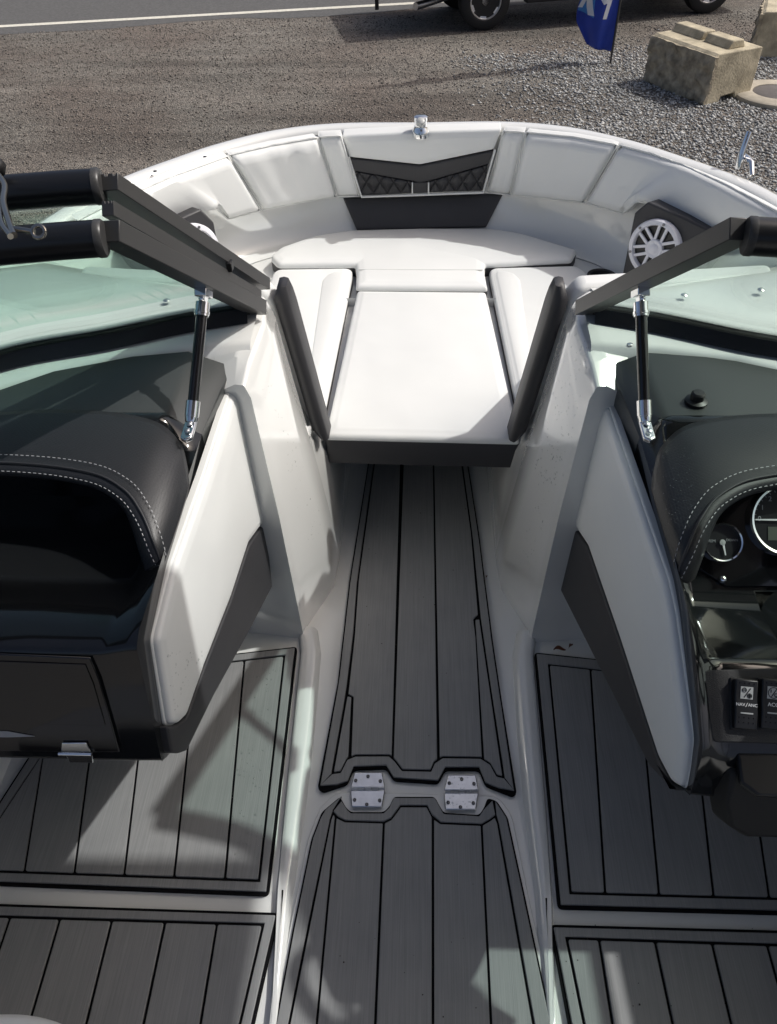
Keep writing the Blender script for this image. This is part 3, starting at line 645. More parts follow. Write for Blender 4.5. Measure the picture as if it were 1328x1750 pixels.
def pair_strip(A, B, root): return ring_strip(A, B, root, False)
bi = [p+V((0, -.0030, 0)) for p in ib]
pa = [wbo[0], wbo[1].lerp(wbo[2], .5), wbo[2], wbo[3], wbo[4].lerp(wbo[3], .05), wbo[4], wbo[5].lerp(wbo[4], .1), wbo[6], wbo[7], wbo[8], wbo[9], wbo[10].lerp(wbo[9], .7), wbo[10], wbo[11]]
pa[1] = wbo[1].lerp(wbo[2], .55); pa[2] = wbo[2]; pa[3] = wbo[3]; pa[4] = wbo[4]; pa[5] = wbo[4].lerp(wbo[5], .5); pa[6] = wbo[5]; pa[7] = wbo[6]; pa[8] = wbo[7]; pa[9] = wbo[7].lerp(wbo[8], .1); pa[10] = wbo[8]; pa[11] = wbo[9]; pa[12] = wbo[9].lerp(wbo[10], .5); pa[13] = wbo[11]
pair_strip(pa, bi, wm)
S1 = (F(692, 700), F(685, 798), F(671, 1292)); S2 = (F(735, 700), F(741, 798), F(749, 1300))
plank([il[0], S1[0], S1[1], F(671, 1296), ib[4], ib[3], F(599, 1296), F(603, 1193), F(594, 1188), il[3], il[2], il[1]], wm, .0026, .002)
plank([S1[0], S2[0], S2[1], F(749, 1299), ib[8], ib[7], ib[6], ib[5], F(671, 1297)], wm, .0026, .002)
plank([S2[0], ir[5], ir[4], ir[3], F(818, 1052), F(810, 1060), F(814, 1091), F(825, 1298), ib[10], ib[9], F(750, 1298), S2[1]], wm, .0026, .002)
plank([F(593, 1190), F(602, 1192), F(597, 1294), ib[2], ib[1], ib[0]], wm, .0024, .002)
plank([F(811, 1060), F(820, 1059), ir[1], ir[0], ib[12], ib[11], F(826, 1299)], wm, .0024, .002)
# hatch lid mat
hl = [F(*p) for p in ((581, 1362), (550, 1388), (532, 1435), (500, 1590), (470, 1750), (440, 1900))]
ht = [F(*p) for p in ((592, 1381), (600, 1388), (656, 1388), (666, 1378), (673, 1362), (743, 1362), (750, 1375), (758, 1389), (819, 1393), (827, 1381), (833, 1364))]
hr = [F(*p) for p in ((849, 1369), (868, 1398), (899, 1540), (931, 1690), (944, 1750), (975, 1900))]
lid_loop = [F(576, 1352), F(548, 1376), F(526, 1430), F(494, 1590), F(464, 1750), F(434, 1900), F(983, 1900), F(952, 1750), F(906, 1540), F(875, 1390), F(851, 1359), F(700, 1354)]
hatch = MB().prism([V((p.x, p.y, -.0118)) for p in [V((a_.x, a_.y, 0)) for a_ in round2([mat2(q_) for q_ in lid_loop], .02)]], (0, 0, .0075)).build('hatch_lid', GEL, boat, 40, .002)
o2 = round2([mat2(p) for p in ht[::-1]+hl+hr[::-1]], .008)
hm = MB().prism([V((a_.x, a_.y, -.0095)) for a_ in o2], (0, 0, .010)).build('mat_base', GROOVE, hatch, 40)
hil = [F(*p) for p in ((570, 1390), (565, 1402), (495, 1750), (465, 1900))]; hir = [F(*p) for p in ((846, 1396), (851, 1408), (911, 1750), (937, 1900))]
hit = [F(*p) for p in ((570, 1390), (578, 1399), (590, 1405), (656, 1407), (668, 1401), (678, 1388), (684, 1379), (730, 1379), (738, 1395), (753, 1408), (823, 1411), (837, 1403), (846, 1396))]
strip_open([p+V((.004, 0, 0)) for p in [hl[0], hl[1], hl[2], hl[3], hl[4], hl[5]]], [p-V((.003, 0, 0)) for p in [F(571, 1386), F(568, 1393), F(558, 1440), F(527, 1590), hil[2], hil[3]]], 26, hatch)
strip_open([p-V((.004, 0, 0)) for p in hr], [p+V((.003, 0, 0)) for p in [F(846, 1392), F(849, 1400), F(874, 1540), F(900, 1690), hir[2], hir[3]]], 26, hatch)
hto = [p+V((0, -.004, 0)) for p in [hl[0].lerp(ht[0], .3), ht[0].lerp(ht[1], .2), ht[1], ht[2], ht[3], ht[3].lerp(ht[4], .5), ht[4], ht[5], ht[6], ht[7], ht[8], ht[9], ht[10].lerp(hr[0], .5)]]
pair_strip(hto, [p+V((0, .003, 0)) for p in hit], hatch)
hs = [(F(574, 1397), F(542, 1750), F(528, 1900)), (F(655, 1408), F(641, 1750), F(635, 1900)), (F(740, 1400), F(740, 1750), F(740, 1900)), (F(824, 1411), F(839, 1750), F(846, 1900))]
plank([hit[0], hs[0][0], hs[0][2], hil[3], hil[2], hil[1]], hatch, .0024, .002)
plank([hs[0][0], hit[1], hit[2], hit[3], hs[1][2], hs[0][2]], hatch, .0026, .002)
plank([hit[3], hit[4], hit[5], hit[6], hit[7], F(740, 1398), hs[2][2], hs[1][2]], hatch, .0026, .002)
plank([F(740, 1399), hit[9], hit[10], hs[3][2], hs[2][2]], hatch, .0026, .002)
plank([hit[10], hit[11], hit[12], hir[1], hir[2], hir[3], hs[3][2]], hatch, .0026, .002)
# steel hinges
for cx, cy in ((629, 1349), (789, 1353.5)):
    hg = MB()
    def h(dx, dy): return P(cx+dx, cy+dy, z=.004)
    hg.prism([h(-23, -28), h(24, -28), h(29, -2), h(-30, -2)], (0, 0, .004)); hg.prism([h(-30, 3), h(29, 3), h(24, 31), h(-28, 31)], (0, 0, .004))
    hinge = hg.build('hinge', STEEL, boat, 40, .002)
    kb = MB()
    for k in range(5):
        x0 = -28+k*11.5; kb.tube([P(cx+x0, cy+(.5 if k % 2 else -.5), z=.0065), P(cx+x0+10.5, cy+(.5 if k % 2 else -.5), z=.0065)], .0036, 8)
    kb.build('knuckle', STEEL, hinge, 40)
    for dx, dy in ((0, -22), (-21, -15), (21, -14), (-23, 18), (20, 19), (-2, 26)):
        MB().lathe([(.0042, .0), (.0042, .002), (.003, .0032), (.0014, .0022)], P(cx+dx, cy+dy, z=.0082), (0, 0, 1), 10).build('screw', SCREW, hinge, 40)
#@@BOW
# ---- coaming pads round the bow
ZT, ZB = .775, .53
def pts(lst): return [P(p[0], p[1], z=p[2]) for p in lst]
padgrid('coaming_pad', pts([(391, 264, ZT), (465, 247, ZT), (541, 234, ZT)]), pts([(449, 358, .55), (515, 345, .54), (574, 335, ZB)]), VIN, boat, wr=.0026, seed=1)
padgrid('coaming_pad', pts([(544, 233, ZT), (582, 231, ZT)]), pts([(577, 335, ZB), (614, 334, ZB)]), VIN, boat, nu=10, wr=.002, seed=2, puff=.016)
padgrid('coaming_pad', pts([(861, 223, ZT), (897, 225, ZT)]), pts([(830, 328, ZB), (872, 332, ZB)]), VIN, boat, nu=10, wr=.003, seed=3, puff=.016)
padgrid('coaming_pad', pts([(900, 225, ZT), (980, 233, ZT), (1056, 247, ZT)]), pts([(875, 333, ZB), (935, 339, .54), (998, 346, .55)]), VIN, boat, wr=.0012, seed=4)
padgrid('coaming_pad', pts([(388, 266, ZT), (300, 298, ZT), (215, 334, ZT), (130, 376, ZT)]), pts([(445, 359, .55), (389, 374, .56), (370, 356, .62), (345, 358, .63), (292, 381, .62), (200, 425, .60)]), VIN, boat, nu=60, puff=.024)
padgrid('coaming_pad', pts([(1061, 248, ZT), (1114, 262, ZT), (1164, 280, ZT), (1239, 314, ZT), (1328, 360, ZT), (1400, 400, ZT)]), pts([(1002, 347, .55), (1064, 365, .56), (1089, 344, .64), (1114, 348, .645), (1219, 398, .63), (1330, 450, .6)]), VIN, boat, nu=60, puff=.024)
# centre backrest: white upper, charcoal chevron, two quilted fields and a grip
CPL = plane3((0, 2.945, .53), (.3, 2.945, .53), (0, 2.905, .775)); cn = CPL[1]
def C(px, py): return P(px, py, pl=CPL)
bk = cushion('backrest_pad', [C(584, 233), C(718, 226), C(858, 222), C(844, 257), C(718, 283), C(596, 270)], cn, .05, VIN, boat, r=.012, corner=.008, crown=.004)
cushion('chevron_band', [C(596, 271), C(718, 284), C(844, 258), C(835, 281), C(733, 310), C(717, 313), C(704, 310), C(606, 293)], cn, .045, CHV, bk, r=.005, corner=.003, crown=.001)
cushion('quilted_panel', [C(606.5, 294), C(703, 311), C(704, 331), C(618, 334.5)], cn, .045, QUILT, bk, r=.005, corner=.004, crown=.002)
cushion('quilted_panel', [C(734, 311), C(834.5, 282.5), C(825, 327), C(733, 329.5)], cn, .045, QUILT, bk, r=.005, corner=.004, crown=.002)
cushion('grip_panel', [C(706, 312), C(731, 312), C(731, 330), C(706, 331)], cn, .045, CHV, bk, r=.003, corner=.002, crown=.001)
for xx in (704.8, 732.6): MB().tube([C(xx, 311)+cn*.003, C(xx, 330.5)+cn*.003], .0028, 6).build('trim_strip', VIN2, bk, 50)
MB().tube([C(596, 268)+cn*.0, C(618, 336.5), C(720, 333), C(826, 329), C(846, 256)], .0045, 8).build('piping', VIN2, bk, 60)
LPL = plane3((0, 2.985, .53), (.3, 2.985, .53), (0, 2.92, .41))
def Lp(px, py): return P(px, py, pl=LPL)
cushion('lower_backrest', [Lp(586, 338), Lp(718, 334), Lp(860, 331), Lp(831, 388), Lp(610, 394)], LPL[1], .04, CHV, boat, r=.006, corner=.006, crown=.001)

# ---- loose bow cushions: lift-out, each a thing of its own
ZS = .42; up = V((0, 0, 1))
def S(px, py): return P(px, py, z=ZS)
bp_ = cushion('bow_cushion', [S(461, 437), S(478, 421), S(535, 401), S(600, 391), S(720, 388), S(838, 388), S(890, 396), S(987, 425), S(977, 442), S(829, 450), S(829, 465), S(834, 490.5), S(608, 489), S(609, 465), S(607, 450), S(474, 451)], up, .085, VIN, None, r=.018, corner=[.02, .02, .05, .05, .02, .05, .05, .012, .012, .012, .01, .01, .01, .01, .012, .02], side=CHV)
MB().tube([S(613, 462)+V((0, 0, .0035)), S(720, 463)+V((0, 0, .004)), S(825, 463)+V((0, 0, .0035))], .0022, 6).build('seam', VIN2, bp_, 60)
tag(bp_, 'white vinyl T-shaped bow cushion against the centre backrest', 'cushion')
def S1_(px, py): return P(px, py, z=.408)
def S2_(px, py): return P(px, py, z=.402)
fc = cushion('filler_cushion', [S1_(610, 495), S1_(831, 497), S1_(889, 752), S1_(555, 744)], up, .10, VIN, None, r=.016, corner=.012, side=CHV, crown=.006)
tag(fc, 'large white filler cushion with charcoal front, spanning the walkway', 'cushion')
sl = cushion('side_cushion', [S2_(603, 456), S2_(602, 472), S2_(548, 735), S2_(455, 700), S2_(430, 560), S2_(466, 464), S2_(476, 458)], up, .085, VIN, None, r=.016, corner=[.035, .02, .01, .02, .02, .03, .02], side=CHV)
sr = cushion('side_cushion', [S2_(836, 456), S2_(837, 472), S2_(893, 742), S2_(990, 700), S2_(1030, 560), S2_(1004, 464), S2_(984, 452)], up, .085, VIN, None, r=.016, corner=[.035, .02, .01, .02, .02, .03, .02], side=CHV)
tag(sl, 'white side cushion left of the filler cushion', 'cushion', 'bow side cushions'); tag(sr, 'white side cushion right of the filler cushion', 'cushion', 'bow side cushions')
cushion('raised_bolster', [S2_(597, 460), S2_(597, 474), S2_(549, 715), S2_(510, 715), S2_(545, 480), S2_(560, 466)], up, .02, VIN, sl, r=.010, corner=.03, crown=.006).location.z = .0015
cushion('raised_bolster', [S2_(842, 460), S2_(842, 474), S2_(891, 715), S2_(927, 715), S2_(895, 480), S2_(880, 465)], up, .02, VIN, sr, r=.010, corner=.03, crown=.006).location.z = .0015
# backrests of the side seats with charcoal inner gusset
for s, lab in ((-1, 'white backrest with charcoal edge on the left of the bow walkway'), (1, 'white backrest with charcoal edge on the right of the bow walkway')):
    def q(x, y, z): return V((s*x, y, z))
    root = MB().loft([[q(.275, 1.665, .425), q(.275, 1.715, .425), q(.80, 1.75, .425), q(.80, 1.69, .425)], [q(.315, 1.665, .62), q(.315, 1.725, .62), q(.82, 1.76, .62), q(.82, 1.69, .62)],
        [q(.352, 1.66, .81), q(.352, 1.735, .81), q(.84, 1.78, .81), q(.84, 1.70, .81)], [q(.375, 1.665, .846), q(.375, 1.73, .846), q(.84, 1.775, .85), q(.84, 1.71, .85)]]).build('seat_backrest', VIN, boat, 50, .016, 4)
    rings = []
    for t in [k/14 for k in range(15)]:
        z = .425+.425*t; x = .245+.074*t; y0 = 1.605+.040*t; w = (.080+.015*t)*(1 if t < .9 else 1-(t-.9)*4.5); th = .034*(1 if .04 < t < .96 else .55)
        if t > .9: y0 += .012*(t-.9)*10
        rings.append([q(x, y0+w*.08, z), q(x-.003, y0+w*.16, z), q(x-.004, y0+w*.84, z), q(x, y0+w*.93, z), q(x+th*.5, y0+w, z), q(x+th, y0+w*.9, z), q(x+th, y0+w*.1, z), q(x+th*.5, y0, z)])
    MB().loft(rings).build('charcoal_gusset', CHV, root, 70)

# ---- speakers in charcoal panels
for s in (1, -1):
    A = V((s*.70, 2.49, .455)); sn = V((-s*.66, -.72, .16)).normalized(); pl = (A, sn)
    if s == 1: cs_ = [P(1107, 345, pl=pl), P(1084, 364, pl=pl), P(1063, 470, pl=pl), P(1075, 500, pl=pl), P(1200, 470, pl=pl), P(1236, 405, pl=pl), P(1170, 372, pl=pl)]; cc = P(1121, 424, pl=pl)
    else: cs_ = [P(343, 357, pl=pl), P(366, 380, pl=pl), P(376, 432, pl=pl), P(360, 470, pl=pl), P(240, 470, pl=pl), P(205, 425, pl=pl), P(285, 383, pl=pl)]; cc = P(331, 430, pl=pl)
    pn = MB().prism(cs_, -sn*.10).build('speaker_panel', CHV, boat, 40, .006)
    u, w, n = basis(sn); r0 = .092
    sp = MB().lathe([(r0, -.01), (r0, .012), (r0-.004, .018), (r0-.016, .02), (r0-.019, .012), (r0-.019, -.004)], cc, n, 48, False).build('speaker_ring', SPKW, pn, 40)
    MB().lathe([(r0-.018, .0), (.05, -.008), (.02, -.01)], cc+n*.003, n, 40).build('speaker_cone', BLK, pn, 60)
    b = MB()
    for k in range(6):
        an = k*math.pi/3+.25; d1 = u*math.cos(an)+w*math.sin(an); d2 = -u*math.sin(an)+w*math.cos(an)
        for o_ in (-.011, .011):
            b.prism([cc+d1*.02+d2*(o_-.0048)+n*.006, cc+d1*(r0-.016)+d2*(o_*1.25-.0048)+n*.006, cc+d1*(r0-.016)+d2*(o_*1.25+.0048)+n*.006, cc+d1*.02+d2*(o_+.0048)+n*.006], n*.008)
    b.lathe([(.030, .002), (.030, .016), (.026, .019), (.018, .016), (.012, .020), (.0, .022)], cc, n, 28); b.build('speaker_grille', SPKW, pn, 40, .0012)
    for k in range(6):
        an = k*math.pi/3+.25; MB().lathe([(.0045, .019), (.0045, .0215), (.002, .0218)], cc+(u*math.cos(an)+w*math.sin(an))*(r0-.010), n, 10).build('screw', SCREW, pn, 40)
# cup holder beside the starboard seat
MB().lathe([(.045, -.05), (.045, .004), (.052, .008), (.052, .0)], P(1028, 474, z=.385), up, 28, False).build('cup_holder', BLK, boat, 40)
# bow light and cleat
bl_ = P(719, 222, z=.78); b = MB(); b.lathe([(.030, -.022), (.030, .0), (.024, .008), (.022, .030), (.024, .034), (.024, .044), (.016, .048)], bl_, up, 24); b.build('bow_light', CHROME, boat, 40)
MB().lathe([(.014, .03), (.014, .046), (.008, .050)], bl_+V((0, -.008, 0)), V((0, -.5, 1)), 20).build('light_lens', ICON, boat, 40)
cl = P(1262, 288, z=.78); b = MB(); b.tube([cl, cl+V((.0, .01, .05)), cl+V((.012, .03, .10))], [.012, .011, .010], 12); b.tube([cl+V((.02, -.07, .005)), cl+V((.02, -.04, .03)), cl+V((.02, .04, .03)), cl+V((.02, .07, .005))], [.007, .009, .009, .007], 10); b.build('deck_cleat', CHROME, boat, 50)
for px, py in ((1164, 259), (1236, 288), (1100, 242), (205, 318), (265, 293), (350, 268)):
    MB().lathe([(.006, 0), (.006, .002), (.003, .003)], P(px, py, z=.7815), up, 10).build('rail_screw', SCREW, boat, 40)
#@@CONSOLE
# ================================================================== consoles
port = empty('passenger_console', parent=boat); port['label'] = 'glossy charcoal passenger console with open storage hood'
helm = empty('helm_console', parent=boat); helm['label'] = 'glossy charcoal helm console with gauges and switches'
def body(root, s, prof, xs):
    """prof: list of (y, z_outer, z_rim) ; the inboard rim stands at z_rim"""
    secs = []
    for x, f in xs:
        row = []
        for k, (y, zo, zr) in enumerate(prof):
            yy = min(y, yfront(x)-.004*k) if k < 3 else y
            if k == 0: yy = yfront(x)
            if s > 0 and x > .60 and 9 < k < len(prof)-1: yy += .10
            xx = x if f > .5 else x-(.026 if k < 2 else (.014 if k == 2 else 0)); row.append(V((s*xx, yy, zr+(zo-zr)*f)))
        secs.append(row)
    b = MB(); b.loft([r_[3:] for r_ in secs], False, False); b.add(secs[0][3:], [tuple(range(len(prof)-3))])
    tb = MB(); tb.loft([r_[:4] for r_ in secs], False, False); tb.add(secs[0][:4]+[secs[0][3]+V((0, 0, -.3)), secs[0][0]+V((0, 0, -.3))], [tuple(range(6))]); tb.build('dash_top', DTOP, root, 42, .006, 3)
    return b.build('dash_moulding', CHG, root, 42, .007, 3)
pp = [(1.40, .838, .74), (1.38, .853, .815), (1.30, .853, .812), (1.17, .853, .80), (1.155, .862, .80), (1.14, .862, .80), (1.12, .84, .80), (1.08, .735, .80), (.98, .725, .80), (.87, .735, .798), (.80, .75, .796), (.775, .768, .796), (.70, .778, .796), (.675, .772, .785), (.625, .60, .60), (.612, .545, .548), (.64, .52, .52), (1.26, .18, .18)]
xs_p = [(.424, 0), (.432, .08), (.442, .22), (.474, .85), (.487, 1), (.6, 1), (.75, 1), (.9, 1), (1.12, 1)]
body(port, -1, pp, xs_p)
hp = [(1.40, .838, .74), (1.38, .853, .815), (1.30, .853, .812), (1.17, .853, .80), (1.155, .862, .80), (1.14, .862, .80), (1.12, .84, .80), (1.02, .84, .80), (.995, .825, .80), (.865, .705, .795), (.84, .70, .79), (.76, .715, .785), (.70, .745, .765), (.685, .742, .758), (.585, .68, .70), (.572, .665, .685), (.553, .59, .595), (.60, .545, .545), (1.26, .18, .18)]
xs_h = [(.424, 0), (.430, .08), (.438, .35), (.452, .85), (.47, 1), (.585, 1), (.64, 1), (.75, 1), (.9, 1), (1.12, 1)]
body(helm, 1, hp, xs_h)
# stitched hood over each recess: loft of arches from the dash crest back to the opening
def hood(root, s, leg_px, seam_px):
    def q(x, y, z): return V((s*x, y, z))
    back = [q(.415, 1.02, .802), q(.425, 1.06, .822), q(.445, 1.10, .842), q(.50, 1.135, .862), q(.62, 1.155, .868), (q(.78, 1.15, .868)), q(1.05, 1.10, .868)]
    seam = [q(.424, .848, .782), q(.432, .868, .815), q(.458, .912, .842), q(.498, .953, .860), q(.572, .985, .870), q(.735, 1.003, .873), q(1.05, 1.0, .873)]
    lip = [q(.432, .832, .772), q(.448, .850, .806), q(.474, .893, .832), q(.512, .932, .849), q(.582, .962, .858), q(.735, .980, .861), q(1.05, .978, .861)]
    inn = [q(.458, .842, .768), q(.470, .866, .795), q(.492, .91, .818), q(.525, .955, .835), q(.59, .985, .845), q(.735, 1.0, .849), q(1.05, 1.0, .849)]
    deep = [q(.468, .93, .72), q(.478, .95, .76), q(.50, 1.0, .79), q(.53, 1.04, .81), q(.6, 1.06, .82), q(.735, 1.07, .825), q(1.05, 1.07, .825)]
    C_ = [catmull(c, 8) for c in (back, seam, lip, inn, deep)]
    mids = [[p.lerp(q_, t)+V((0, 0, .007*math.sin(math.pi*t)))+V((-s*.004*math.sin(math.pi*t), 0, 0)) for p, q_ in zip(C_[0], C_[1])] for t in [k/10 for k in range(11)]]
    rows = mids+[[p.lerp(q_, .5)+V((0, -.004, .006)) for p, q_ in zip(C_[1], C_[2])], C_[2], [p.lerp(q_, .5)+V((0, -.004, -.004)) for p, q_ in zip(C_[2], C_[3])], C_[3], C_[4]]
    hd = MB().loft(rows, False, False).build('padded_hood', WEAVE, root, 75)
    md = hd.modifiers.new('thick', 'SOLIDIFY'); md.thickness = .004
    # seam cord and stitches
    cord = [p.lerp(q_, .3)+V((0, -.0015, .0075)) for p, q_ in zip(C_[1], C_[2])]
    MB().tube(cord, .0022, 6).build('seam_cord', CHV, root, 70)
    for nm, A_, B_, t, off in (('stitching', mids[9], C_[1], .3, V((0, .0, .0042))), ('stitching', C_[1], C_[2], .75, V((0, -.0046, .0045)))):
        st = MB(); ln_ = [p.lerp(q_, t)+off for p, q_ in zip(A_, B_)]
        fine = resamp(ln_, 220)
        for i in range(0, 219, 3): st.tube([fine[i], fine[i+1].lerp(fine[i+2], .5)], .00065, 5)
        so = st.build(nm, STITCH, root, 60); so['kind'] = 'stuff'
    return C_
Cp = hood(port, -1, None, None); Ch = hood(helm, 1, None, None)
# dark glossy back of the passenger cubby
obj('cubby_back', [(-.46, 1.06, .72), (-1.1, 1.07, .72), (-1.1, 1.05, .85), (-.47, 1.05, .83)], [(0, 1, 2, 3)], BLKG, port)
# glove box door on the aft face
gpl = plane3((-.5, .672, .765), (-.9, .672, .765), (-.5, .622, .60))
def G(px, py): return P(px, py, pl=gpl)
gn = gpl[1]
MB().prism([G(-120, 1110), G(156, 1122), G(172, 1160), G(206, 1283), G(-120, 1280)], gn*.004).build('glove_box_door', BLKG, port, 40, .004, 3)
MB().prism([p+gn*.0045 for p in [G(-120, 1122), G(148, 1132), G(162, 1165), G(182, 1236), G(-120, 1230)]], gn*.0012).build('door_panel', BLKG, port, 40, .002)
MB().prism([p+gn*.0046 for p in [G(-60, 1244), G(15, 1246), G(62, 1254.5), G(15, 1256), G(-60, 1254)]], gn*.001).build('silver_script', GREYINK, port, 40)
hgb = MB(); hgb.prism([p+gn*.005 for p in [G(109, 1264), G(150, 1264), G(158, 1279), G(108, 1279)]], gn*.003); hgb.prism([p+gn*.004 for p in [G(115, 1285), G(160, 1285), G(162, 1299), G(122, 1298)]], gn*.003)
hgb.build('door_hinge', CHROME, port, 40, .001); MB().tube([G(104, 1282)+gn*.008, G(160, 1283)+gn*.008], .0035, 10).build('hinge_pin', CHROME, port, 40)

# side knee pads
for s, root in ((-1, port), (1, helm)):
    kp = plane3((s*.385, 1.34, .79), (s*.41, .60, .58), (s*.37, 1.27, .21)); kn = kp[1]
    if s < 0:
        white = [(406, 660), (413, 663), (426, 690), (455, 889), (426, 929), (396, 1022), (350, 1140), (321, 1224), (308, 1237), (295, 1238), (272, 1094), (303, 970), (357, 814)]
        dark = [(456, 892), (467, 1003), (430, 1075), (367, 1190), (322, 1283), (308, 1288), (296, 1286), (288, 1242), (306, 1240), (323, 1227), (352, 1143), (398, 1025), (428, 932)]
        rim = [(396, 660), (342, 800), (286, 955), (254, 1068), (253, 1096), (267, 1170), (288, 1288)]
    else:
        white = [(1017, 653), (1011, 662), (1002, 700), (972, 886), (1004, 935), (1057, 1090), (1123, 1295), (1145, 1337), (1160, 1346), (1167, 1310), (1173, 1264), (1143, 1048), (1131, 992), (1074, 822)]
        dark = [(971, 889), (954, 1004), (1024, 1144), (1107, 1309), (1148, 1351), (1163, 1351), (1143, 1340), (1121, 1298), (1055, 1093), (1002, 938)]
        rim = [(1027, 653), (1090, 822), (1146, 985), (1158, 1046), (1173, 1160), (1185, 1262), (1180, 1300), (1168, 1350)]
    wp = cushion('knee_pad', [P(x, y, pl=kp) for x, y in white], kn, .020, VIN, root, r=.011, corner=.012, crown=.003)
    dkp = cushion('knee_pad_dark_band', [P(x, y, pl=kp)-kn*.002 for x, y in dark], kn, .026, CHV, root, r=.004, corner=.006, crown=.0005)
    ex = [V((p.x, p.y, p.z)) for p in [P(x, y, pl=kp) for x, y in white]]; ce = sum(ex, V())/len(ex)
    u_, w_, n_ = basis(kn); ex2 = inset2([V(((p-ce).dot(u_), (p-ce).dot(w_))) for p in ex], -.0035)
    cushion('pad_rim', [ce+u_*p.x+w_*p.y-kn*.011 for p in ex2], kn, .014, VIN2, root, r=.004, corner=.012, crown=0)

# helm instruments
hpl = plane3((.5, .865, .705), (.9, .865, .705), (.5, .995, .825)); hn = hpl[1]
def H(px, py): return P(px, py, pl=hpl)
MB().prism([H(1206, 880), H(1240, 800), H(1500, 790), H(1500, 1003), H(1240, 1003), H(1186, 968)], hn*.004).build('instrument_panel', BLKG, helm, 40, .003)
def gauge(c, r, nums):
    M = frame_at(c, (1, 0, 0), hn)
    MB().lathe([(r, .0), (r, .012), (r*.96, .0145), (r*.90, .013), (r*.88, .006)], c, hn, 48, False).build('gauge_bezel', CHROME, helm, 40)
    MB().lathe([(r*.90, .004), (r*.88, .0055), (.0001, .0055)], c, hn, 40, False).build('gauge_face', BLK, helm, 40)
    return M
gc = H(1230, 927)+hn*.004; M1 = gauge(gc, .0335, None)
gc2 = H(1338, 889)+hn*.004; M2 = gauge(gc2, .062, None)
def local(M, x, y, z): return M @ V((x, y, z))
MB().prism([local(M1, -.002, .004, .008), local(M1, .002, .004, .008), local(M1, .006, -.022, .008), local(M1, .004, -.022, .008)], hn*.001).build('gauge_needle', WHITEINK, helm)
MB().lathe([(.005, .006), (.005, .0095), (.001, .010)], gc, hn, 16).build('needle_hub', ICON, helm, 40)
text_mesh('gauge_lettering', 'TRIM', .0075, M1 @ Matrix.Translation((-.019, .002, .0062)), GREYINK, helm)
text_mesh('gauge_lettering', 'DOWN', .006, M1 @ Matrix.Translation((.017, .004, .0062)), GREYINK, helm)
MB().prism([local(M2, -.052, .001, .008), local(M2, -.052, -.001, .008), local(M2, .0, -.0018, .008), local(M2, 0, .0018, .008)], hn*.001).build('gauge_needle', WHITEINK, helm)
for tx, an in (('0', 178), ('1', 152), ('2', 126), ('3', 100)):
    text_mesh('gauge_lettering', tx, .012, M2 @ Matrix.Translation((.044*math.cos(R(an)), .044*math.sin(R(an)), .0062)), GREYINK, helm)
tk_ = MB()
for k in range(14):
    an = R(180-k*10); tk_.prism([local(M2, r_*math.cos(an+d_), r_*math.sin(an+d_), .0062) for r_, d_ in ((.050, -.01), (.0535, -.01), (.0535, .01), (.050, .01))], hn*.0003)
tk_.build('gauge_ticks', GREYINK, helm)
MB().prism([local(M2, -.03, -.012, .006), local(M2, .03, -.012, .006), local(M2, .03, -.035, .006), local(M2, -.03, -.035, .006)], hn*.0006).build('gauge_display', mat('lcd_grey', (.10, .11, .09), .3), helm)
MB().lathe([(.007, 0), (.007, .003), (.0045, .006), (.001, .007)], H(1233, 990)+hn*.003, hn, 16).build('panel_screw', CHROME, helm, 40)
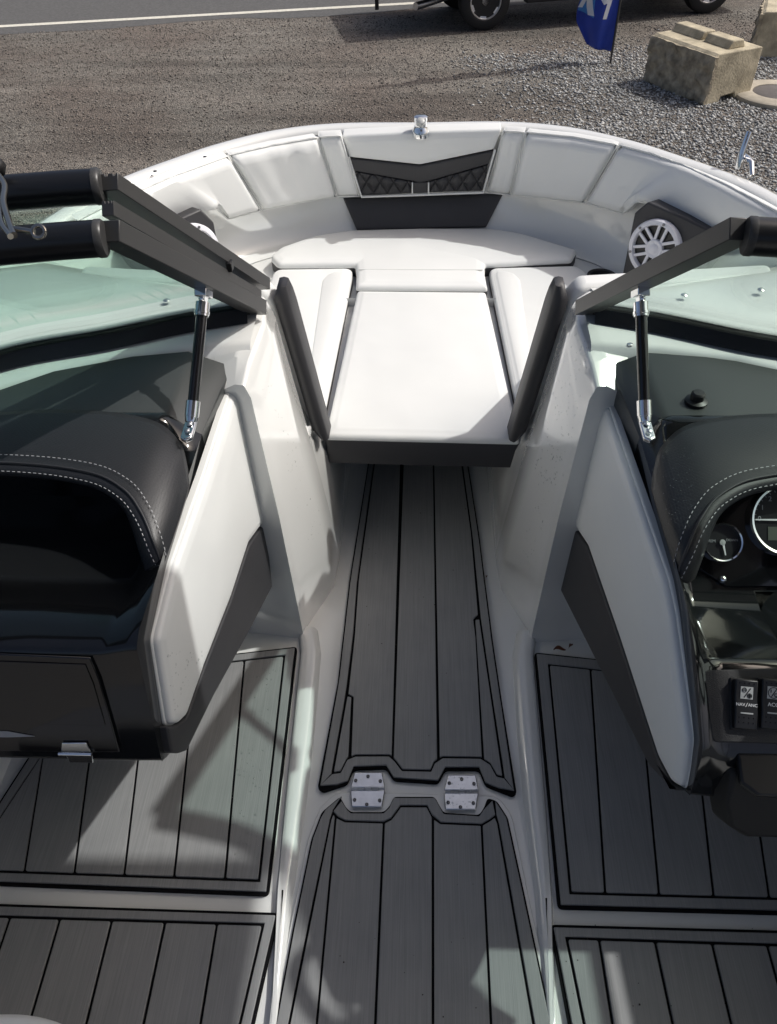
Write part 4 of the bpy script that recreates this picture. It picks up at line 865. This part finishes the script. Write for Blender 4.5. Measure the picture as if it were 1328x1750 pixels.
# switch panel
spl = plane3((.45, .688, .744), (.9, .688, .744), (.45, .588, .682)); sn_ = spl[1]; spl = (spl[0]+sn_*.003, sn_)
def W_(px, py): return P(px, py, pl=spl)
slab('switch_panel', [W_(1199, 1146), W_(1215, 1268), W_(1372, 1272), W_(1372, 1140)], sn_*.006, TEXB, helm, .002, 2, .010)
for cx, word, kind in ((1267, 'NAV/ANC', 0), (1312, 'ACC', 1), (1358, 'BILGE', 2)):
    if kind == 2: continue
    c = W_(cx, 1204)+sn_*.006; ud = (W_(cx, 1160)-W_(cx+1, 1250)).normalized(); M = frame_at(c, ud.cross(sn_), sn_)
    MB().box((0, 0, 0), (.001, .001, .001))
    hw, hh = .0165, .036
    prof = [(-hh, 0), (-hh, .009), (-.012, .0135), (.010, .0125), (hh, .017), (hh, 0)]
    sw = MB().prism([M @ V((-hw, a_, b_)) for a_, b_ in prof], (M.to_3x3() @ V((2*hw, 0, 0)))).build('rocker_switch', BLK, helm, 30, .002, 2)
    MB().prism([M @ V((a_, b_, .0)) for a_, b_ in ((-hw-.003, -hh-.002), (hw+.003, -hh-.002), (hw+.003, hh+.002), (-hw-.003, hh+.002))], sn_*.003).build('switch_bezel', BLK, helm, 30, .001)
    tilt = math.atan2(.0045, .026); def_z = lambda y: .0125+(y-.010)*.0045/.026
    Mi = M @ Matrix.Translation((0, .017, def_z(.017)+.0003)) @ Matrix.Rotation(tilt, 4, 'X')
    MB().prism([Mi @ V(p) for p in ((-.009, -.009, 0), (.009, -.009, 0), (.009, .009, 0), (-.009, .009, 0))], (Mi.to_3x3() @ V((0, 0, .0006)))).build('switch_icon_plate', ICON, helm)
    ic = MB(); z_ = .0008
    def seg(x0, y0, x1, y1, w=.0007):
        d_ = V((x1-x0, y1-y0)).normalized(); n_ = V((-d_.y, d_.x))*w
        ic.prism([Mi @ V((x0+n_.x, y0+n_.y, z_)), Mi @ V((x1+n_.x, y1+n_.y, z_)), Mi @ V((x1-n_.x, y1-n_.y, z_)), Mi @ V((x0-n_.x, y0-n_.y, z_))], (Mi.to_3x3() @ V((0, 0, .0003))))
    def circ(cx_, cy_, r_, k0=0, k1=20):
        for k in range(k0, k1): seg(cx_+r_*math.cos(k*math.pi/10), cy_+r_*math.sin(k*math.pi/10), cx_+r_*math.cos((k+1)*math.pi/10), cy_+r_*math.sin((k+1)*math.pi/10), .0006)
    if kind == 0: seg(-.004, -.007, .005, .007); circ(-.004, .004, .003); seg(-.007, .004, -.001, .004); circ(.004, -.004, .0032); seg(.0008, -.004, .0072, -.004, .0012); seg(.004, -.0072, .004, -.0008, .0009)
    else: circ(0, 0, .0078); seg(-.003, -.006, .004, .006); seg(-.004, .0, -.004, .0045); circ(.0035, -.003, .0022)
    ic.build('switch_icon', BLK, helm)
    Mt = M @ Matrix.Translation((0, -.0005, .0131)) @ Matrix.Rotation(-.03, 4, 'X')
    if kind == 0:
        text_mesh('switch_lettering', 'NAV', .0064, Mt @ Matrix.Translation((-.0088, 0, 0)), WHITEINK, helm)
        text_mesh('switch_lettering', 'ANC', .0064, Mt @ Matrix.Translation((.0090, 0, 0)), WHITEINK, helm)
        MB().prism([Mt @ V(p) for p in ((-.0020, -.0030, 0), (-.0012, -.0030, 0), (.0020, .0032, 0), (.0012, .0032, 0))], sn_*.0004).build('switch_lettering', WHITEINK, helm)
    else: text_mesh('switch_lettering', word, .0078, Mt, WHITEINK, helm)
    MB().prism([M @ V(p) for p in ((-.009, -.0135, .0136), (.009, -.0135, .0136), (.009, -.0115, .0139), (-.009, -.0115, .0139))], sn_*.0004).build('switch_lens_bar', ICON, helm)
    dots = MB()
    for r_, yy in enumerate((-.019, -.026, .0305)):
        for k in range(4):
            zz = (.0135-(-.012-yy)*.0045/.024 if yy < 0 else def_z(yy))
            dots.lathe([(.0011, 0), (.0009, .0008), (.0001, .001)], M @ V((-.0105+k*.007, yy, zz)), sn_, 6)
    dots.build('grip_dots', GREYINK if False else BLKG, helm, 40)
# black accessory box below the switch panel
def Bx(px, py, z): return P(px, py, z=z)
b = MB(); b.loft([[V((.462, .592, .655)), V((.452, .575, .60)), V((.462, .545, .56)), V((.50, .52, .545)), V((.66, .52, .545)), V((.66, .60, .655))],
                  [V((.475, .560, .655)), V((.470, .530, .615)), V((.480, .512, .575)), V((.51, .505, .56)), V((.66, .505, .56)), V((.66, .560, .655))]])
b.build('control_box', RUB, helm, 35, .006, 3)
b = MB(); b.prism([V((.480, .585, .664)), V((.478, .545, .650)), V((.50, .528, .645)), V((.66, .525, .645)), V((.66, .59, .664))], V((0, -.004, .014))); b.build('control_box_lid', BLK, helm, 35, .004, 3)
# black dome on the helm dash and small screws
MB().lathe([(.021, 0), (.021, .006), (.016, .008), (.013, .009), (.013, .021), (.010, .024), (.0, .0245)], P(1189, 688, z=.8535), up, 28).build('horn_button', BLK, helm, 40)
MB().lathe([(.006, 0), (.006, .002), (.003, .003)], P(1077, 589, z=.854), up, 12).build('dash_screw', CHROME, helm, 40)
MB().lathe([(.006, 0), (.006, .002), (.003, .003)], P(345, 595, z=.854), up, 12).build('dash_screw', CHROME, port, 40)

# ================================================================== windscreen
WBASE = [(.375, 1.505), (.5, 1.465), (.65, 1.40), (.85, 1.32), (1.0, 1.17), (1.09, .93), (1.12, .5)]
WRAIL = [(.470, 1.075), (.55, 1.062), (.66, 1.035), (.80, .965), (.93, .86), (1.02, .62), (1.05, .25)]
for s in (-1, 1):
    ws = empty('windscreen', parent=boat); ws['label'] = 'tinted glass left windscreen in black frame' if s < 0 else 'tinted glass right windscreen in black frame'
    def q(p, z): return V((s*p[0], p[1], z))
    bc = catmull([q(p, .885) for p in WBASE], 6); rc = catmull([q(p, 1.245) for p in WRAIL], 6)
    def bow(p, r_, t): return p.lerp(r_, t)+V((s*.0, .012, .02))*math.sin(math.pi*t)*.6
    rows = [[bow(p, r_, t) for p, r_ in zip(bc, rc)] for t in [k/8 for k in range(9)]]
    gl = MB().loft(rows, False, False).build('glass', GLASS, ws, 180); gl.modifiers.new('thick', 'SOLIDIFY').thickness = .005
    # D-section top rail
    MB().tube(rc, .0265, 16, True, 1.0).build('top_rail', RAIL, ws, 60)
    e0, e1 = rc[0], rc[1]; ax = (e0-e1).normalized()
    MB().lathe([(.0275, -.004), (.0275, .004), (.025, .007), (.0, .0075)], e0, ax, 24).build('rail_end_cap', ANOD, ws, 40)
    # gasket along the base
    MB().tube([p+V((0, 0, -.004)) for p in bc], .013, 8, True).build('base_gasket', RUB, ws, 60)
    MB().loft([[p+V((0, .016, -.020)) for p in bc], [p+V((0, .012, .004)) for p in bc], [p+V((0, -.012, .004)) for p in bc], [p+V((0, -.030, -.022)) for p in bc]], False, False).build('base_extrusion', RAIL, ws, 40)
    # end frame beside the walkway
    A0, A1 = V((s*.358, 1.525, .872)), V((s*.462, 1.088, 1.25)); t = (A1-A0).normalized(); wv = V((-s, 0, 0)); wv = (wv-t*wv.dot(t)).normalized(); nv = t.cross(wv); nv = nv if nv.z > 0 else -nv
    def beam(name, A0, A1, half, th, m, parent, ribs=False):
        if not ribs: sec = [(-half, 0), (-half, th), (half, th), (half, 0)]
        else: sec = [(-half, 0), (-half, th), (-half*.5, th), (-half*.45, th-.004), (-half*.3, th-.004), (-half*.25, th), (half*.1, th), (half*.15, th-.004), (half*.3, th-.004), (half*.35, th), (half*.65, th), (half*.7, th-.004), (half*.8, th-.004), (half*.85, th), (half, th), (half, 0)]
        return MB().loft([[A+wv*a_+nv*(b_-th/2) for a_, b_ in sec] for A in (A0, A1)]).build(name, m, parent, 30, .0015)
    beam('end_frame', A0, A1, .020, .032, ANOD, ws)
    # support strut
    S0 = P(327 if s < 0 else 1102, 722, z=.858); S1 = A0.lerp(A1, .46)-nv*.028
    sd = (S1-S0).normalized()
    MB().tube([S0+sd*.03, S1-sd*.028], .0105, 14).build('strut', BLKG, ws, 60)
    MB().tube([S0+sd*.012, S0+sd*.040], .0135, 14).build('strut_collar', CHROME, ws, 50); MB().tube([S1-sd*.040, S1-sd*.036, S1-sd*.0355, S1-sd*.031, S1-sd*.0305, S1-sd*.014], [.0135, .0135, .0148, .0148, .0135, .0135], 14).build('strut_collar', CHROME, ws, 50)
    b = MB(); b.lathe([(.010, -.006), (.013, 0), (.010, .006)], S1-sd*.006, (s, .2, 0), 14); b.prism([S1+wv*.012-nv*.004-t*.016, S1+wv*.012-nv*.004+t*.016, S1+wv*.012+nv*.014+t*.016, S1+wv*.012+nv*.014-t*.016], -wv*.024); b.build('upper_bracket', CHROME, ws, 40, .002)
    foot = V((s*.0, -.045, -.004)); b = MB(); fx = V((.011, 0, 0)); lp = [S0+fx+V((0, .012, 0)), S0+fx+foot, S0+foot+V((0, -.008, 0)), S0-fx+foot, S0-fx+V((0, .012, 0))]
    b.prism([p+V((0, 0, -.004)) for p in lp], (0, 0, .010)); b.lathe([(.011, -.002), (.013, .012), (.008, .02)], S0, sd, 14); b.build('strut_foot', CHROME, ws, 40, .003, 3)
    for k in (.012, .032): MB().lathe([(.0055, 0), (.0055, .002), (.003, .0035)], S0+V((0, -k, .006)), up, 12).build('foot_screw', STEEL, ws, 40)
    for px, py in (((285, 515), (365, 548)) if s < 0 else ((1169, 506), (1300, 497))):
        MB().lathe([(.008, 0), (.008, .003), (.004, .006)], P(px, py, z=.872), up, 12).build('deck_screw', CHROME, ws, 40)
    if s < 0:   # centre door folded back in front of the port screen
        sh = V((-.030, .105, .030)); dr = empty('folded_centre_door', parent=boat); dr['label'] = 'ribbed black walk-through door folded against the left windscreen'
        B0, B1 = A0+sh*.62+V((.012, .01, -.002)), A1+sh
        beam('door_edge', B0, B1, .026, .026, ANOD, dr, True)
        beam('hinge_strip', A0+sh*.34+V((.004, 0, 0)), A1+sh*.46+V((.004, 0, 0)), .010, .022, ANOD, dr, True)
        rr = [p+sh+V((0, .010, 0)) for p in rc[:20]]
        MB().tube(rr, .0265, 16).build('door_rail', RAIL, dr, 60)
        ax2 = (rr[0]-rr[1]).normalized(); MB().lathe([(.0275, -.004), (.0275, .004), (.025, .007), (.0, .0075)], rr[0], ax2, 24).build('rail_end_cap', ANOD, dr, 40)
        gl2 = MB().loft([[bow(p, r_, t_)+sh*(.6+.4*t_) for p, r_ in zip(bc[:20], rc[:20])] for t_ in [k/6 for k in range(7)]], False, False).build('door_glass', GLASS, dr, 180); gl2.modifiers.new('thick', 'SOLIDIFY').thickness = .005
        MB().box(A0.lerp(A1, .30)+sh*.5+V((.02, 0, .012)), (.012, .02, .02)).build('door_latch', BLK, dr, 40, .002)
#@@EXTRA
# ================================================================== loose things
# chrome clip hanging at the left edge
CLIPM = mat('dark_chrome', (.36, .34, .30), .22, metal=1); ck = empty('chrome_clip'); z0 = 1.32
def K(px, py, z=z0): return P(px, py, z=z)
b = MB(); b.tube(catmull([K(-2, 300), K(8, 318), K(6, 345), K(14, 375), K(24, 402)], 5),   .0045, 10); b.tube(catmull([K(-12, 310), K(-4, 340), K(2, 380), K(18, 404)], 5), .004, 10); b.build('clip_body', CLIPM, ck, 60)
b = MB(); b.tube(catmull([K(18, 391), K(40, 393), K(58, 396)], 4), [.004]*4+[.0035]*5, 8); ring = [K(66, 396)+ (RT*math.cos(a_)+UP*math.sin(a_))*.008 for a_ in [k*math.pi/8 for k in range(17)]]; b.tube(ring, .0028, 8, False); b.build('clip_hook', CLIPM, ck, 60)
MB().lathe([(.001, -.016), (.010, -.012), (.016, 0), (.010, .012), (.001, .016)], K(-8, 285), (0, 0, 1), 16).build('clip_knob', BLK, ck, 60)
tag(ck, 'chrome snap clip with small ring hanging at the left photo edge', 'clip')
# passenger seat corner
ps = cushion('passenger_seat', [P(-300, 1730, z=.42), P(50, 1728, z=.42), P(125, 1752, z=.42), P(150, 1990, z=.42), P(-300, 1990, z=.42)], up, .12, VIN, None, r=.02, corner=.05, side=CHV)
MB().box((-.80, .05, .14), (.3, .3, .30)).build('seat_pedestal', CHG, ps, 40, .02)
tag(ps, 'white passenger seat cushion corner at the lower left', 'seat')
# helm seat and steering wheel just out of frame (their shade falls on the sole)
hs_ = cushion('helm_seat', [V((.48, .10, .50)), V((.98, .10, .50)), V((.98, -.45, .50)), V((.48, -.45, .50))], up, .14, VIN, None, r=.03, corner=.06, side=CHV)
MB().box((.73, -.15, .17), (.16, .16, .36)).build('seat_pedestal', CHROME, hs_, 40, .02)
MB().prism([V((.50, -.40, .50)), V((.96, -.40, .50)), V((.96, -.50, 1.10)), V((.50, -.50, 1.10))], (0, -.10, .0)).build('seat_back', VIN, hs_, 40, .03, 3)
tag(hs_, 'white helm seat behind the steering wheel', 'seat')
swn = V((0, -.62, .78)).normalized(); swc = V((.80, .66, 1.0)); su, sw_, _n = basis(swn)
st_ = MB().tube([swc+(su*math.cos(a_)+sw_*math.sin(a_))*.175 for a_ in [k*math.pi/18 for k in range(37)]], .015, 10, False).build('steering_wheel', RUB, None, 60)
b = MB()
for an in (R(90), R(210), R(330)): b.prism([swc+(su*math.cos(an+d_)+sw_*math.sin(an+d_))*r_ for r_, d_ in ((.03, .5), (.03, -.5), (.17, -.14), (.17, .14))], swn*.008)
b.build('wheel_spokes', STEEL, st_, 40, .002); MB().lathe([(.05, -.005), (.05, .015), (.03, .025)], swc, swn, 24).build('wheel_hub', BLK, st_, 40)
MB().tube([swc, swc-swn*.30], .022, 10).build('steering_column', BLK, st_, 40)
tag(st_, 'black three-spoke steering wheel on the helm console', 'steering wheel')
# unseen canopy over the cockpit, added to block sun from the sole
CANV = mat('grey_canvas', (.30, .30, .31), .8)
bt = empty('shade_canopy')
v = []; f = []
for j in range(13):
    for i in range(21):
        x = -.35+1.71*i/20; y = -.5+1.68*j/12; v.append((x, y, 2.12-.10*((x-.1)/1.35)**2-.03*((y)/1.3)**2))
f = [(j*21+i, j*21+i+1, (j+1)*21+i+1, (j+1)*21+i) for j in range(12) for i in range(20)]
cv = obj('canopy', v, f, CANV, bt, 180); cv.modifiers.new('thick', 'SOLIDIFY').thickness = .004
for y in (-.5, 1.17):
    MB().tube([V((x, y, 2.10-.10*((x-.1)/1.35)**2-.05)) for x in [-.35+1.71*i/16 for i in range(17)]], .014, 8).build('canopy_bow', ANOD, bt, 60)
for y_ in (-.5, 1.17):
    MB().tube([V((1.36, y_, 1.97)), V((1.28, -.7, .72))], .014, 8).build('canopy_leg', ANOD, bt, 60)
tag(bt, 'unseen grey canvas canopy added to shade the cockpit', 'canopy')
# dry leaves
LEAF = mat('dry_leaf', (.14, .05, .025), .7, var=.3, vscale=80)
def leaf(c, L_, an, lab):
    v = []; 
    for i in range(7):
        t = i/6; w = .42*L_*math.sin(math.pi*min(1, t*1.02))**.8
        for k in (-1, 0, 1): v.append(V((t*L_-L_/2, k*w*.5, .006*abs(k)+.006*math.sin(t*5)+.004)))
    M = Matrix.Translation(c) @ Matrix.Rotation(an, 4, 'Z'); v = [M @ p for p in v]
    f = [(i*3+k, i*3+k+1, (i+1)*3+k+1, (i+1)*3+k) for i in range(6) for k in (0, 1)]
    o = obj('fallen_leaf', v, f, LEAF, None, 60); o.modifiers.new('thick', 'SOLIDIFY').thickness = .0006; tag(o, lab, 'leaf'); return o
leaf(P(956, 1112, z=.0), .034, .1, 'brown dry leaf beside the right upper floor mat')
leaf(P(975, 1106, z=.002), .022, .9, 'small brown leaf fragment touching the larger dry leaf')
leaf(P(831, 988, z=.002), .014, 1.3, 'tiny red leaf at the right edge of the walkway mat')
# crumbs of grit on the mats
gb = MB(); GRIT = mat('grit', (.03, .024, .018), .9)
for px, py in [(random.uniform(*r_[0]), random.uniform(*r_[1])) for r_ in [((620, 800), (850, 1280))]*22+[((570, 860), (1420, 1740))]*16+[((960, 1300), (1560, 1740))]*12]:
    p = P(px, py, z=.005); r_ = random.uniform(.0007, .0020); gb.lathe([(r_*.5, 0), (r_, r_*.5), (r_*.4, r_)], p, up, 5)
go = gb.build('floor_grit', GRIT, None, 60); go['kind'] = 'stuff'; tag(go, 'tiny dark crumbs of grit scattered on the floor mats', 'grit')
# water droplets left by rain
def droplets(parts, label):
    b = MB()
    for (p, n, r) in parts:
        u, w, n = basis(n); rings = [[p+(u*math.cos(a_)+w*math.sin(a_))*r*cr+n*r*h for a_ in [k*math.pi/3.5 for k in range(7)]] for cr, h in ((1, -.05), (.85, .28), (.45, .48))]
        b.loft(rings)
    o = b.build('water_droplets', DROP, None, 180); o['kind'] = 'stuff'; tag(o, label, 'water drops')
pr = []
dg = bpy.context.evaluated_depsgraph_get(); dg.update()
def shower(poly, n, r0, r1):
    xs_ = [p[0] for p in poly]; ys_ = [p[1] for p in poly]; k = 0
    for _ in range(n*4):
        px, py = random.uniform(min(xs_), max(xs_)), random.uniform(min(ys_), max(ys_)); ins = False
        for (x1, y1), (x2, y2) in zip(poly, poly[1:]+poly[:1]):
            if (y1 > py) != (y2 > py) and px < (x2-x1)*(py-y1)/(y2-y1)+x1: ins = not ins
        if not ins: continue
        d_ = (FW+RT*((px-PW/2)/FPX)-UP*((py-PH/2)/FPX)).normalized()
        hit, loc, nor, idx, ob, mw = scene.ray_cast(dg, CAMP, d_)
        if hit and ob.name.split('.')[0] not in ('strut', 'glass', 'end_frame'):
            if nor.dot(d_) > 0: nor = -nor
            pr.append((loc+nor*.0002, nor, random.uniform(r0, r1)*random.uniform(.5, 1))); k += 1
        if k >= n: break
shower([(985, 560), (1010, 600), (960, 830), (910, 830), (930, 700)], 170, .0015, .0034)
shower([(930, 800), (955, 830), (900, 1050), (875, 1000)], 70, .001, .0026)
shower([(440, 640), (470, 660), (555, 900), (525, 940)], 60, .001, .0026)
shower([(410, 1130), (480, 1130), (440, 1470), (380, 1470)], 150, .0012, .0032)
shower([(280, 1110), (350, 1110), (300, 1225)], 40, .001, .0030)
shower([(1105, 770), (1190, 760), (1180, 900), (1140, 900)], 60, .0008, .0016)
shower([(765, 1325), (815, 1325), (815, 1380), (762, 1380)], 60, .0012, .0030)
shower([(470, 1600), (480, 1560), (440, 1740), (430, 1740)], 30, .001, .002)
droplets(pr, 'clear rain drops beaded on pillars, pads and mats')
